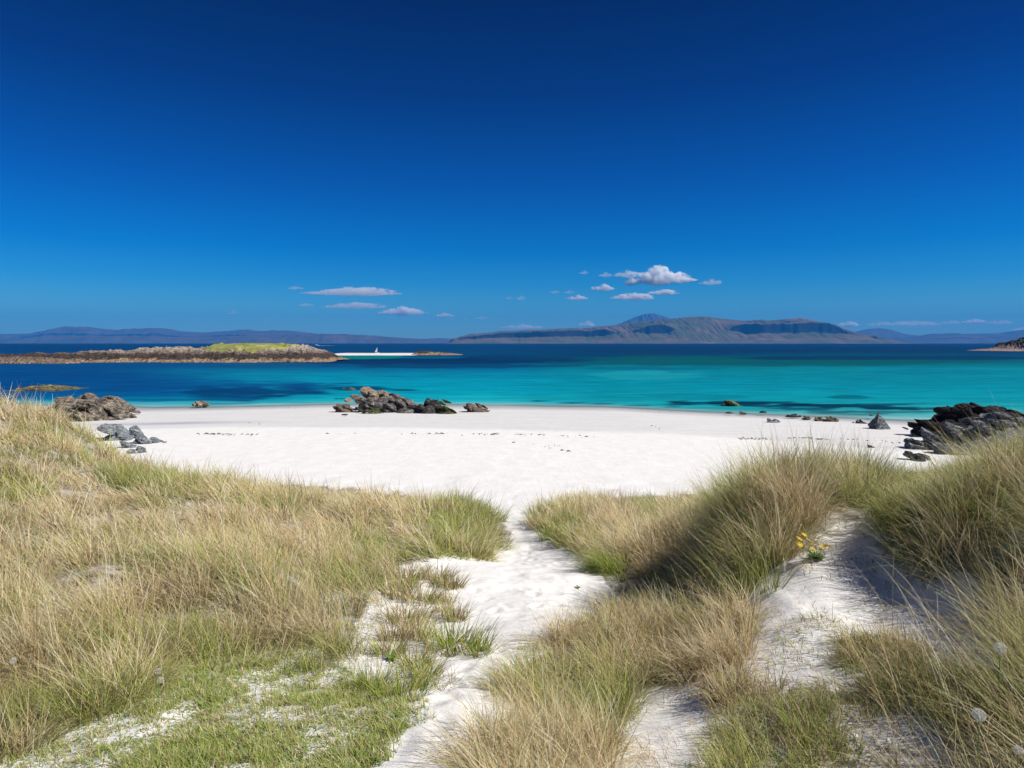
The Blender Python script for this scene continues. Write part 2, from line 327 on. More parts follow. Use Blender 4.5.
# ------------------------------------------------------------------ far hills
def hillmat(name, lo, mid, hi, rock):
    n = NT(name, .95, .05); p = n.pos((1, 1, 2.2)); ge = n.new('ShaderNodeNewGeometry'); sx_ = n.new('ShaderNodeSeparateXYZ'); n.l(ge.outputs['Normal'], sx_.inputs[0])
    c = n.ramp(n.noise(p, .0022, 7, .62), [(.3, lo), (.5, mid), (.72, hi)])
    ab = n.math('ABSOLUTE', sx_.outputs[2])
    c = n.mix(n.ramp(ab, [(.50, 1.), (.80, 0.)]), c, rock)
    return n.out(c, n.bump(n.noise(p, .006, 6, .6), .8, 45))
HM = hillmat('moorland', (.045, .085, .03), (.105, .095, .055), (.20, .125, .10), (.015, .016, .024))
HM2 = hillmat('far_moorland', (.05, .055, .035), (.085, .072, .055), (.12, .095, .075), (.04, .04, .05))
def hills(name, prof, Yf, depth, mat, cliff=0., rough=.12, seed=0, nx=420, ny=70):
    pu = [q[0] for q in prof]; pv = [q[1] for q in prof]; Yr = Yf + depth * .5
    us = np.linspace(pu[0], pu[-1], nx); t = np.unique(np.concatenate([np.linspace(0, 1, ny), np.linspace(.20, .26, 22)])); ny = len(t); Ug, T = np.meshgrid(us, t)
    top = np.maximum(wz(np.interp(us, pu, pv), Yr), 0)[None, :]
    cw = cliff * sst(-.25, .25, fbm(Ug / 60, 0 * Ug, seed=seed + 3) + .35)
    tt = np.clip(T / .5, 0, 1)
    talus = .40 * (tt / .45) ** 1.15; wallc = .40 + .42 * sst(.45, .475, tt); plate = .82 + .18 * sst(.475, 1, tt)
    pc = np.where(tt < .45, talus, np.where(tt < .475, wallc, plate)); ps = sst(0, 1, tt) ** .8
    f = np.where(T <= .5, pc * cw + ps * (1 - cw), 1 - sst(.5, 1, T))
    Xm = (Ug - U0) / F * Yr; Ym = Yf + T * depth + depth * .10 * fbm(Xm / (depth * .16), T * 2, seed=seed) * (1 - T)
    Xm = Xm * (Ym / Yr) * .5 + Xm * .5
    r = fbm(Xm / (depth * .10), Ym / (depth * .16), o=5, seed=seed + 5)
    Zm = top * f * (1 + rough * r * np.sin(np.pi * np.clip(T * 1.0, 0, 1)) * np.where(T < .46, 1.6, .25))
    gul = np.abs(fbm(Xm / (depth * .035), Ym / (depth * .3), o=3, seed=seed + 8)); Zm -= top * .07 * np.exp(-gul * 8) * np.clip(T / .3, 0, 1) * (T < .48)
    Zm -= 3 * (1 - sst(0, .03, T)) + 3 * sst(.97, 1, T)
    me = quadmesh(name, np.stack([Xm, Ym, Zm], -1).reshape(-1, 3), gridfaces(ny, nx)); o = link(name, me, mat); tag(o, kind='structure'); return o
hills('headland_hills', [(452,342),(456,338),(470,334.5),(492,332.5),(500,331),(540,330),(560,328.5),(585,328),(597,326.5),(612,325.5),(628,323),(645,321.5),(660,319.5),(680,318),(695,316.5),(708,316.5),(722,318.5),(745,321),(765,321),(785,319),(800,318),(812,319.5),(825,323),(845,329),(862,335),(880,340),(892,343)], 9000, 3400, HM, 1.0, .085, 2, 700, 110)
hills('mountain', [(590,335),(610,327),(622,323),(634,317.6),(641,315),(648,313.8),(655,313.9),(662,315.6),(670,319),(680,323),(700,331)], 20500, 2500, HM2, 0, .06, 7, 160, 60)
hills('distant_hills', [(-500,336),(-300,330),(-120,333),(0,334),(30,333.5),(50,330),(66,327.5),(90,327),(105,329),(120,330),(150,328),(165,328.5),(182,331.5),(205,332.5),(225,331.5),(240,330),(262,331),(290,330.5),(312,333),(335,336),(355,335),(385,336.5),(420,339),(440,338),(470,340),(520,342)], 17500, 3500, HM2, .35, .10, 12, 700, 60)
hills('low_hills', [(-400,338),(0,339),(90,336),(200,337),(310,334),(345,334),(372,336),(405,338),(445,341),(470,343)], 14500, 1500, HM2, .0, .12, 17, 500, 40)
hills('far_hills', [(820,343),(845,339),(875,337.5),(905,338),(930,334),(955,333),(980,336),(1005,335),(1030,332),(1080,329),(1200,326),(1400,331),(1600,338)], 15500, 3000, HM2, .3, .1, 23, 500, 60)
hills('pale_mountain', [(835,340),(855,332),(868,329),(880,328),(892,330),(905,334),(930,337),(960,334),(1000,333),(1040,327),(1200,325),(1400,330)], 20000, 2200, HM2, 0, .08, 29, 300, 40)
# ------------------------------------------------------------------ haze
bm = bmesh.new(); bmesh.ops.create_cube(bm, size=1); bmesh.ops.scale(bm, vec=(50000, 50000, 1030), verts=bm.verts)
me = bpy.data.meshes.new('haze'); bm.to_mesh(me); bm.free()
hz = bpy.data.materials.new('haze_air'); hz.use_nodes = True; hn_ = hz.node_tree.nodes; hn_.remove(hn_['Principled BSDF'])
pv_ = hn_.new('ShaderNodeVolumePrincipled'); pv_.inputs['Density'].default_value = 4.6e-5; pv_.inputs['Color'].default_value = (.035, .34, .86, 1)
hz.node_tree.links.new(pv_.outputs[0], hn_['Material Output'].inputs['Volume'])
ho = link('haze', me, hz, loc=(0, 0, 515 - 14)); tag(ho, kind='stuff')
# ------------------------------------------------------------------ clouds
cm = bpy.data.materials.new('cloud_vapour'); cm.use_nodes = True; cn = cm.node_tree.nodes; cn.remove(cn['Principled BSDF'])
def cloudmat(name, dens):
    m = bpy.data.materials.new(name); m.use_nodes = True; cn = m.node_tree.nodes; cn.remove(cn['Principled BSDF'])
    q = cn.new('ShaderNodeVolumePrincipled'); q.inputs['Density'].default_value = dens; q.inputs['Color'].default_value = (1, 1, 1, 1); q.inputs['Anisotropy'].default_value = .1
    L_ = m.node_tree.links; t_ = cn.new('ShaderNodeTexCoord'); z_ = cn.new('ShaderNodeTexNoise'); z_.inputs['Scale'].default_value = .0045; z_.inputs['Detail'].default_value = 4
    y_ = cn.new('ShaderNodeMapRange'); y_.inputs[1].default_value = .42; y_.inputs[2].default_value = .58; y_.inputs[4].default_value = dens * 1.7
    L_.new(t_.outputs['Object'], z_.inputs['Vector']); L_.new(z_.outputs['Fac'], y_.inputs[0]); L_.new(y_.outputs[0], q.inputs['Density'])
    L_.new(q.outputs[0], cn['Material Output'].inputs['Volume']); return m
CM = cloudmat('cloud_vapour', .0085); CT = cloudmat('thin_cloud_vapour', .0030)
def ico(sub):
    bm = bmesh.new(); bmesh.ops.create_icosphere(bm, subdivisions=sub, radius=1)
    V = np.array([q.co[:] for q in bm.verts]); Fc = np.array([[w.index for w in f.verts] for f in bm.faces]); bm.free(); return V, Fc
ICO = {k: ico(k) for k in (3, 4, 5, 6)}
def cloud(u0, u1, v0, v1, label, lump=0., mat=None, seed=0, flat=.35):
    Yc = 33500 if (seed in (0, 1, 14) or v1 < 281) else (30500 if seed in (2, 18, 6, 16) else 28000); V, Fc = ICO[6 if u1 - u0 > 45 else (5 if u1 - u0 > 20 else 4)]; V = V.copy()
    sx_ = (u1 - u0) / 2 / F * Yc * .9; sz_ = (v1 - v0) / 2 / F * Yc * .85; cx = wx((u0 + u1) / 2, Yc); cz = wz((v0 + v1) / 2, Yc)
    d = 1 + .22 * (1 - 3 * np.abs(fbm(V[:, 0] * 3.0 * max(1, sx_ / sz_ / 2), V[:, 1] * 3, V[:, 2] * 3 + seed, o=3, seed=seed + 64))) + .30 * fbm(V[:, 0] * 2.2 * max(1, sx_ / sz_ / 2.5) + seed * 7, V[:, 1] * 2.2, V[:, 2] * 1.6, o=4, seed=seed + 60)
    env = 1 - .45 * sst(-.2, .95, np.abs(V[:, 0] + lump)) + .28 * fbm(V[:, 0] * 3.1 + seed * 3, V[:, 0] * 0, seed=seed + 61)
    Vn = V * d[:, None]; Vn[:, 2] *= env * 1.15; Vn[:, 2] = np.where(Vn[:, 2] < 0, Vn[:, 2] * flat, Vn[:, 2]) - .25
    Vn = Vn * np.array([sx_ * 1.03, max(sx_ * .35, sz_), sz_ * 1.25])
    o = link('cloud', quadmesh('cloud', Vn, Fc), mat or CM, loc=(cx, Yc, cz)); tag(o, label, 'cloud', 'small white clouds low in the sky'); return o
CL = [(637,692,267,288,'largest cloud, billowing white mound over the headland peak',.25,CM),
 (623,639,277,287,'small round cloud touching lower left of the largest cloud',0,CM),
 (613,643,270,279,'long greyish cloud at upper left of the largest cloud',0,CT),
 (598,612,272,278,'tiny grey cloud wisp just left of the long greyish cloud',0,CT),
 (579,589,270,275,'topmost tiny wisp at the left end of the headland cloud cluster',0,CT),
 (591,616,284,292,'white two-humped cloud below and left of the largest cloud',0,CM),
 (613,654,292,302,'long flat white cloud, lowest under the largest cloud',0,CM),
 (648,679,289,296,'slim cloud between the largest cloud and mountain summit',0,CM),
 (699,723,279,286,'white wisp alone to the right of the largest cloud',0,CT),
 (567,589,295,301,'small flat cloud at left of the long flat white cloud',0,CM),
 (563,575,290,294,'faint wisp above the small flat cloud',0,CT),(549,561,290,294,'faint wisp left of the small flat cloud, one of a pair',0,CT),
 (505,514,296,300,'left speck of the cloud pair above mid sea',0,CT),(516,526,295,301,'right speck of the cloud pair above mid sea',0,CT),
 (306,400,287.5,297,'longest streak of cloud, above the left hills',-.2,CT),(286,304,286,290,'faint thin wisp at left tip of the longest streak',0,CT),
 (296,314,303,307,'short thin streak at left of the lower cloud row',0,CT),(322,384,302,310,'long ragged streak beneath the longest cloud streak',-.3,CT),(380,425,307,317,'bright rounded cloud at right end of lower left row',0,CM),
 (433,455,313,318,'small oval cloud right of the lower left row',0,CM),(462,468,317,320,'dot of cloud between two small clouds over mid sea',0,CT),(474,490,316,320,'small flat cloud above the left end of headland',0,CT),
 (226,239,310,316,'lone small cloud at far left above blue hills',0,CT),(263,271,318,321,'faint dot of cloud above the left blue hills',0,CT),
 (578,595,321,328,'low white cloud resting behind headland ridge',0,CM),(500,545,324.5,329.5,'low faint cloud bank behind the left part of headland',0,CT),
 (836,860,321,328,'white cloud beside the right shoulder of headland',0,CM),(866,892,321,327,'left part of low cloud bank over pale right hills',0,CT),(888,942,320.5,327,'long low cloud bank over the pale right hills',0,CT),
 (963,987,318,325,'brightest small cloud at far right above hills',0,CM),(986,1016,319.5,325,'flat cloud at the right edge above hills',0,CT),(1012,1044,326,333,'low cloud cut by the right edge of the picture',0,CT),(940,962,320,325,'small pale cloud between right bank and brightest small cloud',0,CT)]
for i, c_ in enumerate(CL): cloud(*c_[:5], lump=c_[5], mat=c_[6], seed=i)
# ------------------------------------------------------------------ rocks
def rockmat(name, cols, scale=1., top=None, rot=(0, .5, .3), weed=None):
    n = NT(name, .85, .25); p = n.obj((scale, scale, scale)); q = n.obj((scale * .6, scale * 3.0, scale * 3.4), rot)
    f = n.math('ADD', n.math('MULTIPLY', n.noise(q, 1.6, 7, .65, .6), .55), n.math('MULTIPLY', n.noise(p, 2.8, 7, .65), .45))
    st = [(.40 + .20 * i / (len(cols) - 1), c) for i, c in enumerate(cols)]
    c = n.ramp(f, st)
    c = n.mix(n.ramp(n.vor(p, 3.4, 'DISTANCE_TO_EDGE'), [(0, .65), (.05, 0.)]), c, tuple(k * .25 for k in cols[0]))
    if top:
        ge = n.new('ShaderNodeNewGeometry'); sn = n.new('ShaderNodeSeparateXYZ'); n.l(ge.outputs['Normal'], sn.inputs[0])
        m = n.math('MULTIPLY', n.ramp(sn.outputs[2], [(.35, 0.), (.8, 1.)]), n.ramp(n.noise(p, 2.2, 5), [(.42, 0.), (.56, 1.)]))
        c = n.mix(m, c, top)
    hgt = n.math('ADD', n.noise(q, 2.5, 8, .68), n.math('MULTIPLY', n.noise(p, 9, 5), .5))
    return n.out(c, n.bump(hgt, 1.0, .28 / scale))
TAN = rockmat('tan_gneiss', [(.12, .09, .065), (.34, .26, .18), (.60, .49, .36)], 1.2)
DARK = rockmat('dark_gneiss', [(.018, .018, .020), (.05, .048, .05), (.19, .16, .13)], 1.2)
MIX = rockmat('mixed_gneiss', [(.022, .021, .024), (.165, .148, .13), (.48, .43, .37)], 1.0)
GREY = rockmat('blue_grey_gneiss', [(.10, .12, .135), (.26, .29, .30), (.52, .53, .53)], 1.6)
LICH = rockmat('lichen_gneiss', [(.03, .026, .024), (.20, .165, .125), (.54, .46, .36)], 1.0, rot=(.2, .9, .5))
BLACK = rockmat('weedy_black_rock', [(.006, .006, .007), (.016, .014, .015), (.08, .045, .036)], 1.4)
SLATE = rockmat('quartz_flecked_rock', [(.025, .028, .034), (.11, .118, .13), (.50, .50, .51)], 2.6)
BROWN = rockmat('brown_rock', [(.07, .05, .04), (.18, .13, .10), (.34, .26, .2)], 1.5)
WEED = rockmat('green_weed_rock', [(.015, .02, .01), (.06, .075, .02), (.16, .16, .06)], 1.5)
YEL = rockmat('ochre_weed_rock', [(.07, .05, .02), (.24, .19, .06), (.40, .34, .16)], 1.5)
def worley(Pt, k, seed):
    rs = np.random.RandomState(seed); c = rs.uniform(-1.3, 1.3, (k, 3)); d = np.sqrt(((Pt[:, None, :] - c[None]) ** 2).sum(-1)); d.sort(axis=1)
    return d[:, 0], d[:, 1]
def shard(c, rad, tilt, seed, sub):
    """one angular block: a sphere cut by random planes, stretched along the bedding, roughened"""
    rs = np.random.RandomState(seed); V, Fc = ICO[sub]
    n_ = rs.normal(0, 1, (13, 3)); n_ /= np.linalg.norm(n_, axis=1)[:, None]; d_ = rs.uniform(.48, .92, 13)
    dots = V @ n_.T; rr = np.where(dots > .08, d_[None] / np.maximum(dots, .08), 9).min(1); rr = np.minimum(rr, 1.12)
    Q = V * rr[:, None]
    Q = Q + V * (.17 * fbm(Q[:, 0] * 2.6 + seed, Q[:, 1] * 2.6, Q[:, 2] * 2.6, o=4, seed=seed, gain=.62))[:, None]
    step = Q[:, 2] * 3.2 + .5 * fbm(Q[:, 0] * 2, Q[:, 1] * 2, Q[:, 2] * 2, seed=seed + 3); fr = step - np.floor(step)
    Q[:, :2] *= (1 + .07 * (fr - .5))[:, None]
    Q = Q * np.array(rad)[None]
    a, b = tilt; ca, sa, cb, sb_ = math.cos(a), math.sin(a), math.cos(b), math.sin(b)
    x = Q[:, 0] * ca + Q[:, 2] * sa; z = -Q[:, 0] * sa + Q[:, 2] * ca; y = Q[:, 1]
    return np.stack([x * cb - y * sb_, x * sb_ + y * cb, z], 1) + np.array(c)[None], Fc
def rock_mesh(prof, Yb, depth, seed, sub=5, crag=.30, tilt=.5, count=None, box=None, strata=None):
    """prof: silhouette [(column,row)...] left to right at distance Yb; the lowest row is the foot."""
    rs = np.random.RandomState(seed); us = [q[0] for q in prof]; vs = [q[1] for q in prof]; base = max(vs); u0, u1 = us[0], us[-1]
    hw = (u1 - u0) / 2 / F * Yb; hm = (base - min(vs)) / F * Yb
    n_ = count or {3: 1, 4: 4, 5: 9, 6: 64}[sub]; Vs, Fs, off = [], [], 0
    asp = max(1, hw / hm)
    for k in range(n_):
        fx = (k + .5) / n_ * 2 - 1 + rs.uniform(-.5, .5) / n_ if n_ > 1 else 0; layer = rs.uniform(0, 1)
        if n_ > 10: fx = rs.uniform(-.97, .97)
        x = fx * hw * .93; zt = max(.12 * hm, wz(np.interp((u0 + u1) / 2 + fx * .93 * (u1 - u0) / 2, us, vs), Yb) - wz(base, Yb))
        fy = 0 if n_ == 1 else rs.uniform(-.8, .8) * math.sqrt(max(0, 1 - fx * fx * .8)); y = fy * depth / 2
        zt *= 1 - .45 * max(0, -fy) ** 1.3 - (.38 * rs.uniform(0, 1) if n_ > 4 else 0)
        r0 = (zt * rs.uniform(.22, .46) if n_ > 20 else zt * rs.uniform(.36, .62)) if n_ > 1 else zt * .6
        rx = min(r0 * rs.uniform(1.2, 2.3) * (1 if n_ > 4 else min(asp, 2)), hw * 1.0 / (1 if n_ < 5 else 2.2)) if n_ > 1 else hw
        rx = min(rx, max(.25 * hw / n_ ** .5, hw - abs(x) + .06 * hw)); ry = rx * rs.uniform(.7, 1.1) if n_ > 1 else depth / 2
        rz = r0 * (.7 if n_ > 4 else .95); z = zt * (rs.uniform(.45, 1) if n_ > 20 else 1) - rz * .95
        V, Fc = shard((x, y, z), (rx, ry, rz), (tilt * rs.uniform(.5, 1.3) if n_ > 1 else 0, rs.uniform(-.5, .5)), seed * 100 + k, 4 if sub > 3 else 3)
        Vs.append(V); Fs.append(Fc + off); off += len(V)
    if n_ > 4:      # the solid core under the blocks
        V, Fc = ICO[6 if n_ > 20 else 5]; V = V.copy(); zz = wz(np.interp((u0 + u1) / 2 + V[:, 0] * (u1 - u0) / 2 * .9, us, vs), Yb) - wz(base, Yb)
        V = np.stack([V[:, 0] * hw * .8, V[:, 1] * depth * .42, np.where(V[:, 2] > 0, V[:, 2] * zz * (.74 if n_ > 20 else .5), V[:, 2] * .3 * hm)], 1)
        V += (.24 if n_ > 20 else .12) * hm * fbm(V[:, 0] * 2.4 / hm, V[:, 1] * 2.4 / hm, V[:, 2] * 5 / hm, o=5, seed=seed, gain=.65)[:, None]
        Vs.append(V); Fs.append(Fc + off)
    return np.concatenate(Vs), np.concatenate(Fs), ((wx((u0 + u1) / 2, Yb)), Yb, wz(base, Yb))
def rock(name, prof, Yb, depth, mat, label, cat, seed, group=None, parent=None, smooth=False, **k):
    Vn, Fc, loc = rock_mesh(prof, Yb, depth, seed, **k)
    if 'pointed' in (label or ''): zm = Vn[:, 2].max(); Vn[:, :2] *= np.clip(1.35 - 1.25 * np.clip(Vn[:, 2:3], 0, None) / zm, .1, 1.3); Vn[:, 2] = Vn[:, 2] * 1.55 - .5 * zm; Vn[:, 0] += -.12 * Vn[:, 2]
    o = link(name, quadmesh(name, Vn, Fc, smooth), mat, loc=loc)
    if parent: o.parent = parent; o.location = (loc[0] - parent.location[0], loc[1] - parent.location[1], loc[2] - parent.location[2])
    else: tag(o, label, cat, group)
    return o
# left foreshore
rock('rock_outcrop', [(22,424),(40,404),(54,396),(66,391),(80,392),(92,389),(104,391),(114,398),(123,410),(128,420)], 56, 7, LICH, 'big craggy brown rock outcrop behind the grassy dune at the water edge', 'rock', 3, sub=6, crag=.44)
rock('boulder', [(98,442),(104,424),(116,419),(128,424),(137,434),(141,443)], 39, 2.6, GREY, 'blue grey boulder directly below the craggy brown outcrop', 'boulder', 5, 'blue grey boulders beside the dune', sub=5)
rock('boulder', [(132,446),(138,436),(147,432),(156,437),(161,445)], 37, 1.6, GREY, 'rightmost flat blue grey boulder lying on white sand', 'boulder', 6, 'blue grey boulders beside the dune', sub=5)
rock('boulder', [(120,449),(124,443),(132,441),(138,449)], 35, .7, GREY, 'small blue grey boulder between the two larger grey ones', 'boulder', 8, 'blue grey boulders beside the dune', sub=4)
rock('boulder', [(130,455),(133,447),(141,445),(146,455)], 33, .8, GREY, 'lowest grey boulder just above the dune grass', 'boulder', 9, 'blue grey boulders beside the dune', sub=4)
rock('pebble', [(161,443),(164,441),(168,443)], 37, .2, GREY, 'tiny grey stone right of the flat grey boulder', 'stone', 11, sub=3)
rock('rock', [(128,413),(134,410),(142,413)], 63, .8, BROWN, 'tiny brown rock at the foot of the craggy outcrop by the water', 'rock', 12, sub=4)
# middle outcrop: each block of it
GM = 'rocks of the middle outcrop on the shore'
rock('rock', [(354,406),(356,392),(361,387.5),(372,387),(384,388.5),(392,392),(397,404)], 68, 3.2, TAN, 'tall tan block at the seaward left end of middle outcrop', 'rock', 15, GM, sub=5)
rock('rock', [(362,407),(368,397),(378,392.5),(396,393),(408,399),(414,409)], 65, 4.0, MIX, 'large black-capped tan hump in centre of middle outcrop', 'rock', 27, GM, sub=6, crag=.44)
rock('rock', [(392,411),(398,403),(408,399.5),(418,402),(428,409),(432,412)], 63.5, 3.2, MIX, 'dark rounded hump right of the large black-capped one', 'rock', 18, GM, sub=5)
rock('rock', [(418,413),(422,402),(428,397),(434,396.5),(438,403),(440,413)], 62.5, 2.4, DARK, 'steep blackish slab at the right of middle outcrop', 'rock', 19, GM, sub=5, strata=(.9, .1, .4))
rock('rock', [(434,413.5),(438,404),(446,403),(452,408),(458,413)], 62, 2.0, WEED, 'weed-greened wedge at the right tip of middle outcrop', 'rock', 20, GM, sub=5)
rock('rock', [(436,404),(441,400),(449,400),(452,404)], 69, 1.0, WEED, 'low green weedy rock behind the middle outcrop', 'rock', 21, GM, sub=4)
rock('rock', [(345,402),(347,396),(352,394.5),(357,397),(358,402)], 72, 1.2, TAN, 'small tan rock standing in water left of middle outcrop', 'rock', 22, GM, sub=4)
rock('rock', [(342,390),(346,387),(352,387.5),(358,390)], 86, 1.6, BROWN, 'low reddish rock awash behind the tall tan block', 'rock', 23, GM, sub=4)
rock('rock', [(333,410),(337,404.5),(344,403.5),(351,406),(356,411)], 64, 1.6, BROWN, 'brown rounded rock on sand at left of middle outcrop', 'rock', 24, GM, sub=5)
rock('rock', [(354,411),(358,406),(363,411)], 63.5, .8, DARK, 'tiny dark rock between the brown rounded rock and low weedy slab', 'rock', 25, GM, sub=4)
rock('rock', [(359,413),(364,408.5),(374,408.5),(384,413)], 62, 1.2, WEED, 'low dark weedy slab in front of middle outcrop', 'rock', 26, GM, sub=4)
rock('rock', [(464,410),(467,403.5),(475,402.5),(483,405),(488,408),(492,411)], 65, 1.8, BROWN, 'separate brown rock on the sand right of middle outcrop', 'rock', 28, sub=5)
rock('boulder', [(193,407),(195,402),(201,400.5),(207,402.5),(209,407)], 74, 1.3, TAN, 'lone ochre boulder at the left water edge', 'boulder', 29, sub=4, crag=.2)
rock('stone', [(341,415),(346,413.5),(350,415.5)], 58, .5, DARK, 'tiny flat dark stone on sand below the brown rounded rock', 'stone', 30, sub=3)
# right foreshore
GR = 'small rocks at the right waterline'
rock('rock', [(722,406),(725,402.5),(731,401),(737,403),(740,406)], 76, 1.6, YEL, 'yellow-weeded rock standing in the shallows at right', 'rock', 33, GR, sub=4)
for (a, b, t_, h_, m_, lb, Yq) in [(724,734,411,413,DARK,'dark flat stone on sand just inshore of the yellow-weeded rock',65),(738,748,411.5,414,BROWN,'brown flat stone right of the dark flat stone near yellow-weeded rock',64.5),(758,768,410.5,412.5,DARK,'thin dark stone at waterline right of the brown flat stone',66),
   (765,781,418,422,GREY,'pale grey stone alone on the damp sand',56),(783,803,413.5,416.5,DARK,'long low dark weed-covered ledge at the waterline',62),(801,812,415.5,419,BROWN,'brown stone left of the tan cluster at waterline',60),
   (813,826,416,421,TAN,'left tan stone of the cluster at waterline',59),(824,839,416,422,BROWN,'right brown lump of the cluster at waterline',58.5),(851,869,419,422.5,DARK,'low dark stone left of the pointed rock',57),(869,873,414,415,DARK,'speck of rock in shallows above the pointed rock',63),
   (866,876,445,448,DARK,'dark weed-covered stone on dry sand near the right rocks',37)]:
    rock('stone', [(a, h_), (a * .75 + b * .25, t_ + .4), ((a + b) / 2, t_), (a * .25 + b * .75, t_ + .6), (b, h_)], Yq, max(.4, (b - a) / F * Yq * .5), m_, lb, 'stone', a, GR, sub=5, crag=.62, box=.85)
rock('rock', [(867,429),(872,421),(877,414),(881,413),(885,419),(892,426),(897,429)], 51, 1.1, SLATE, 'pointed grey rock standing like a fin on the sand', 'rock', 37, sub=5, count=3, tilt=.1)
rock('rock', [(896,431),(912,424),(926,418),(940,413),(948,411),(953,404),(965,401),(985,400),(1002,402),(1018,409),(1040,412),(1060,431)], 45, 4.2, BLACK, 'black weedy rock ridge behind the flecked grey rock at right', 'rock', 39, sub=6, crag=.44)
rock('rock_outcrop', [(904,457),(912,448),(924,436),(945,428),(958,420),(975,414),(1000,409),(1030,406),(1080,410),(1120,455)], 36, 5.5, SLATE, 'large flecked grey rock outcrop at right behind the tall grass', 'rock', 41, sub=6, crag=.42)
rock('rock', [(901,457),(905,451),(913,449.5),(922,452),(928,458)], 32.5, .9, SLATE, 'small grey rock at the left foot of the flecked outcrop', 'rock', 43, sub=4)
# ------------------------------------------------------------------ islets
def islet(name, prof, front, Yf, depth, mat, label, cat, seed, rough=.45, turf=None, nx=420, ny=60, turfmat=None):
    """heightfield islet; prof = skyline columns/rows at mid depth"""
    Yr = Yf + depth * .5; us = np.linspace(prof[0][0], prof[-1][0], nx); t = np.linspace(0, 1, ny); Ug, T = np.meshgrid(us, t)
    top = np.maximum(wz(np.interp(us, [q[0] for q in prof], [q[1] for q in prof]), Yr), .1)[None, :]
    Xm = (Ug - U0) / F * Yr; Yo = depth * .5 * (1 + .0 * T)
    Ym = Yf + T * depth + depth * .14 * fbm(Xm / (depth * .3), 0 * T, o=4, seed=seed) * (1 - T)
    f = np.interp(T, [0, .02, .10, .22, .5, .8, 1], [-.1, .08, .30, .62, 1.0, .7, -.15])
    f = f + rough * f * (1 - .5 * sst(.3, .5, T)) * fbm(Xm / (depth * .09), Ym / (depth * .14), o=5, seed=seed + 4, gain=.65) * 1.6
    st = np.floor(f * 7 + 1.2 * fbm(Xm / 9, Ym / 9, seed=seed + 6)) / 7; f = .55 * f + .45 * st
    ends = sst(0, .04, (Ug - prof[0][0]) / (prof[-1][0] - prof[0][0])) * sst(0, .03, (prof[-1][0] - Ug) / (prof[-1][0] - prof[0][0]))
    Zm = top * f * (.3 + .7 * ends) - .25 * (1 - ends) - .2 * (T <= 0) - .2 * (T >= 1)
    root = link(name, None, loc=(0, Yr, 0)); tag(root, label, cat)
    V = np.stack([Xm, Ym - Yr, Zm], -1)
    link('rock_base', quadmesh('rock_base', V.reshape(-1, 3), gridfaces(ny, nx), False), mat, root)
    if turf:
        for (a, b, t0, t1, th) in turf:
            e = sst(a, a + (b - a) * .25, Ug) * (1 - sst(b - (b - a) * .2, b, Ug)) * sst(t0, t0 + .12, T) * (1 - sst(t1 - .12, t1, T)) + .25 * fbm(Ug / 12, T * 9, seed=seed + 9)
            i = np.where((us > a) & (us < b))[0]; j = np.where((t > t0) & (t < t1))[0]
            sub = np.ix_(j, i); Vt = V[sub].copy()
            smz = (top * np.interp(T, [0, .22, .5, .8, 1], [0, .64, 1.0, .8, 0]))[sub]
            Vt[..., 2] = np.where(e[sub] > .35, np.maximum(Vt[..., 2], smz) + th, Vt[..., 2] - .5) + .08 * vnoise(Vt[..., 0] * 1.3, Vt[..., 1] * 1.3)
            link('turf_cap', quadmesh('turf_cap', Vt.reshape(-1, 3), gridfaces(len(j), len(i))), turfmat or TURF, root)
    return root
tf = NT('island_turf', .95, .1); TURF = tf.out(tf.ramp(tf.noise(tf.obj(), .22, 6, .6), [(.3, (.15, .18, .045)), (.5, (.27, .27, .08)), (.7, (.44, .40, .17))]))
def islemat(name, lo, low, mid, hi, h1, h2, sc=.35):
    n = NT(name, .9, .15); p = n.obj(); g_ = n.new('ShaderNodeSeparateXYZ'); n.l(p, g_.inputs[0])
    zz = n.math('ADD', g_.outputs[2], n.math('MULTIPLY', n.noise(p, sc, 6, .65), 4.2)); r = n.new('ShaderNodeMapRange'); r.inputs[1].default_value = h1; r.inputs[2].default_value = h2; n.l(zz, r.inputs[0])
    c = n.ramp(r.outputs[0], [(0, lo), (.16, lo), (.24, low), (.55, low), (.72, mid), (1, hi)])
    c = n.mix(1., c, n.ramp(n.noise(n.obj((1, 1, 2.5)), 1.1, 6, .7), [(.38, .3), (.62, 1.6)]), 'MULTIPLY')
    return n.out(c, n.bump(n.noise(p, 1.2, 6, .65), .9, .8))
IM = islemat('island_rock', (.30, .21, .13), (.060, .042, .034), (.19, .15, .12), (.34, .28, .22), .6 + 1.6, 5.2 + 1.9)
islet('rocky_islet', [(-700,352),(-400,350),(-200,356),(-90,352),(0,354.5),(20,353),(60,353.5),(80,351.5),(110,350.5),(130,349),(165,347.5),(195,347),(222,345),(250,344),(280,344.5),(300,345.5),(312,346.5),(325,347.5),(334,350),(341,354)], None, 246, 46, IM,
      'long low rocky islet with green turf top across the bay at left', 'islet', 71, turf=[(206,302,.22,.85,.45)], nx=900)
IM2 = islemat('shore_rock', (.34, .25, .17), (.20, .145, .10), (.13, .1, .08), (.22, .18, .14), .2 + 1.6, 2.8 + 2, .5)
islet('rocky_shelf', [(-60,359),(-20,356),(0,357),(20,356.5),(44,357.5),(60,358.5),(76,361)], None, 232, 9, IM2, 'low tan rock shelf at left edge in front of turf-topped islet', 'rock', 75, nx=200, ny=30)
IM3 = islemat('weedy_skerry_rock', (.10, .08, .05), (.17, .15, .07), (.24, .24, .09), (.30, .30, .14), .3 + 1.6, 1.6 + 2, .8)
islet('skerry', [(20,389.5),(26,386.5),(36,385.5),(48,384.8),(56,385.6),(66,386.8),(76,388.5)], None, 99, 8, IM3, 'flat yellow-green skerry awash behind the craggy brown outcrop', 'skerry', 77, nx=160, ny=40)
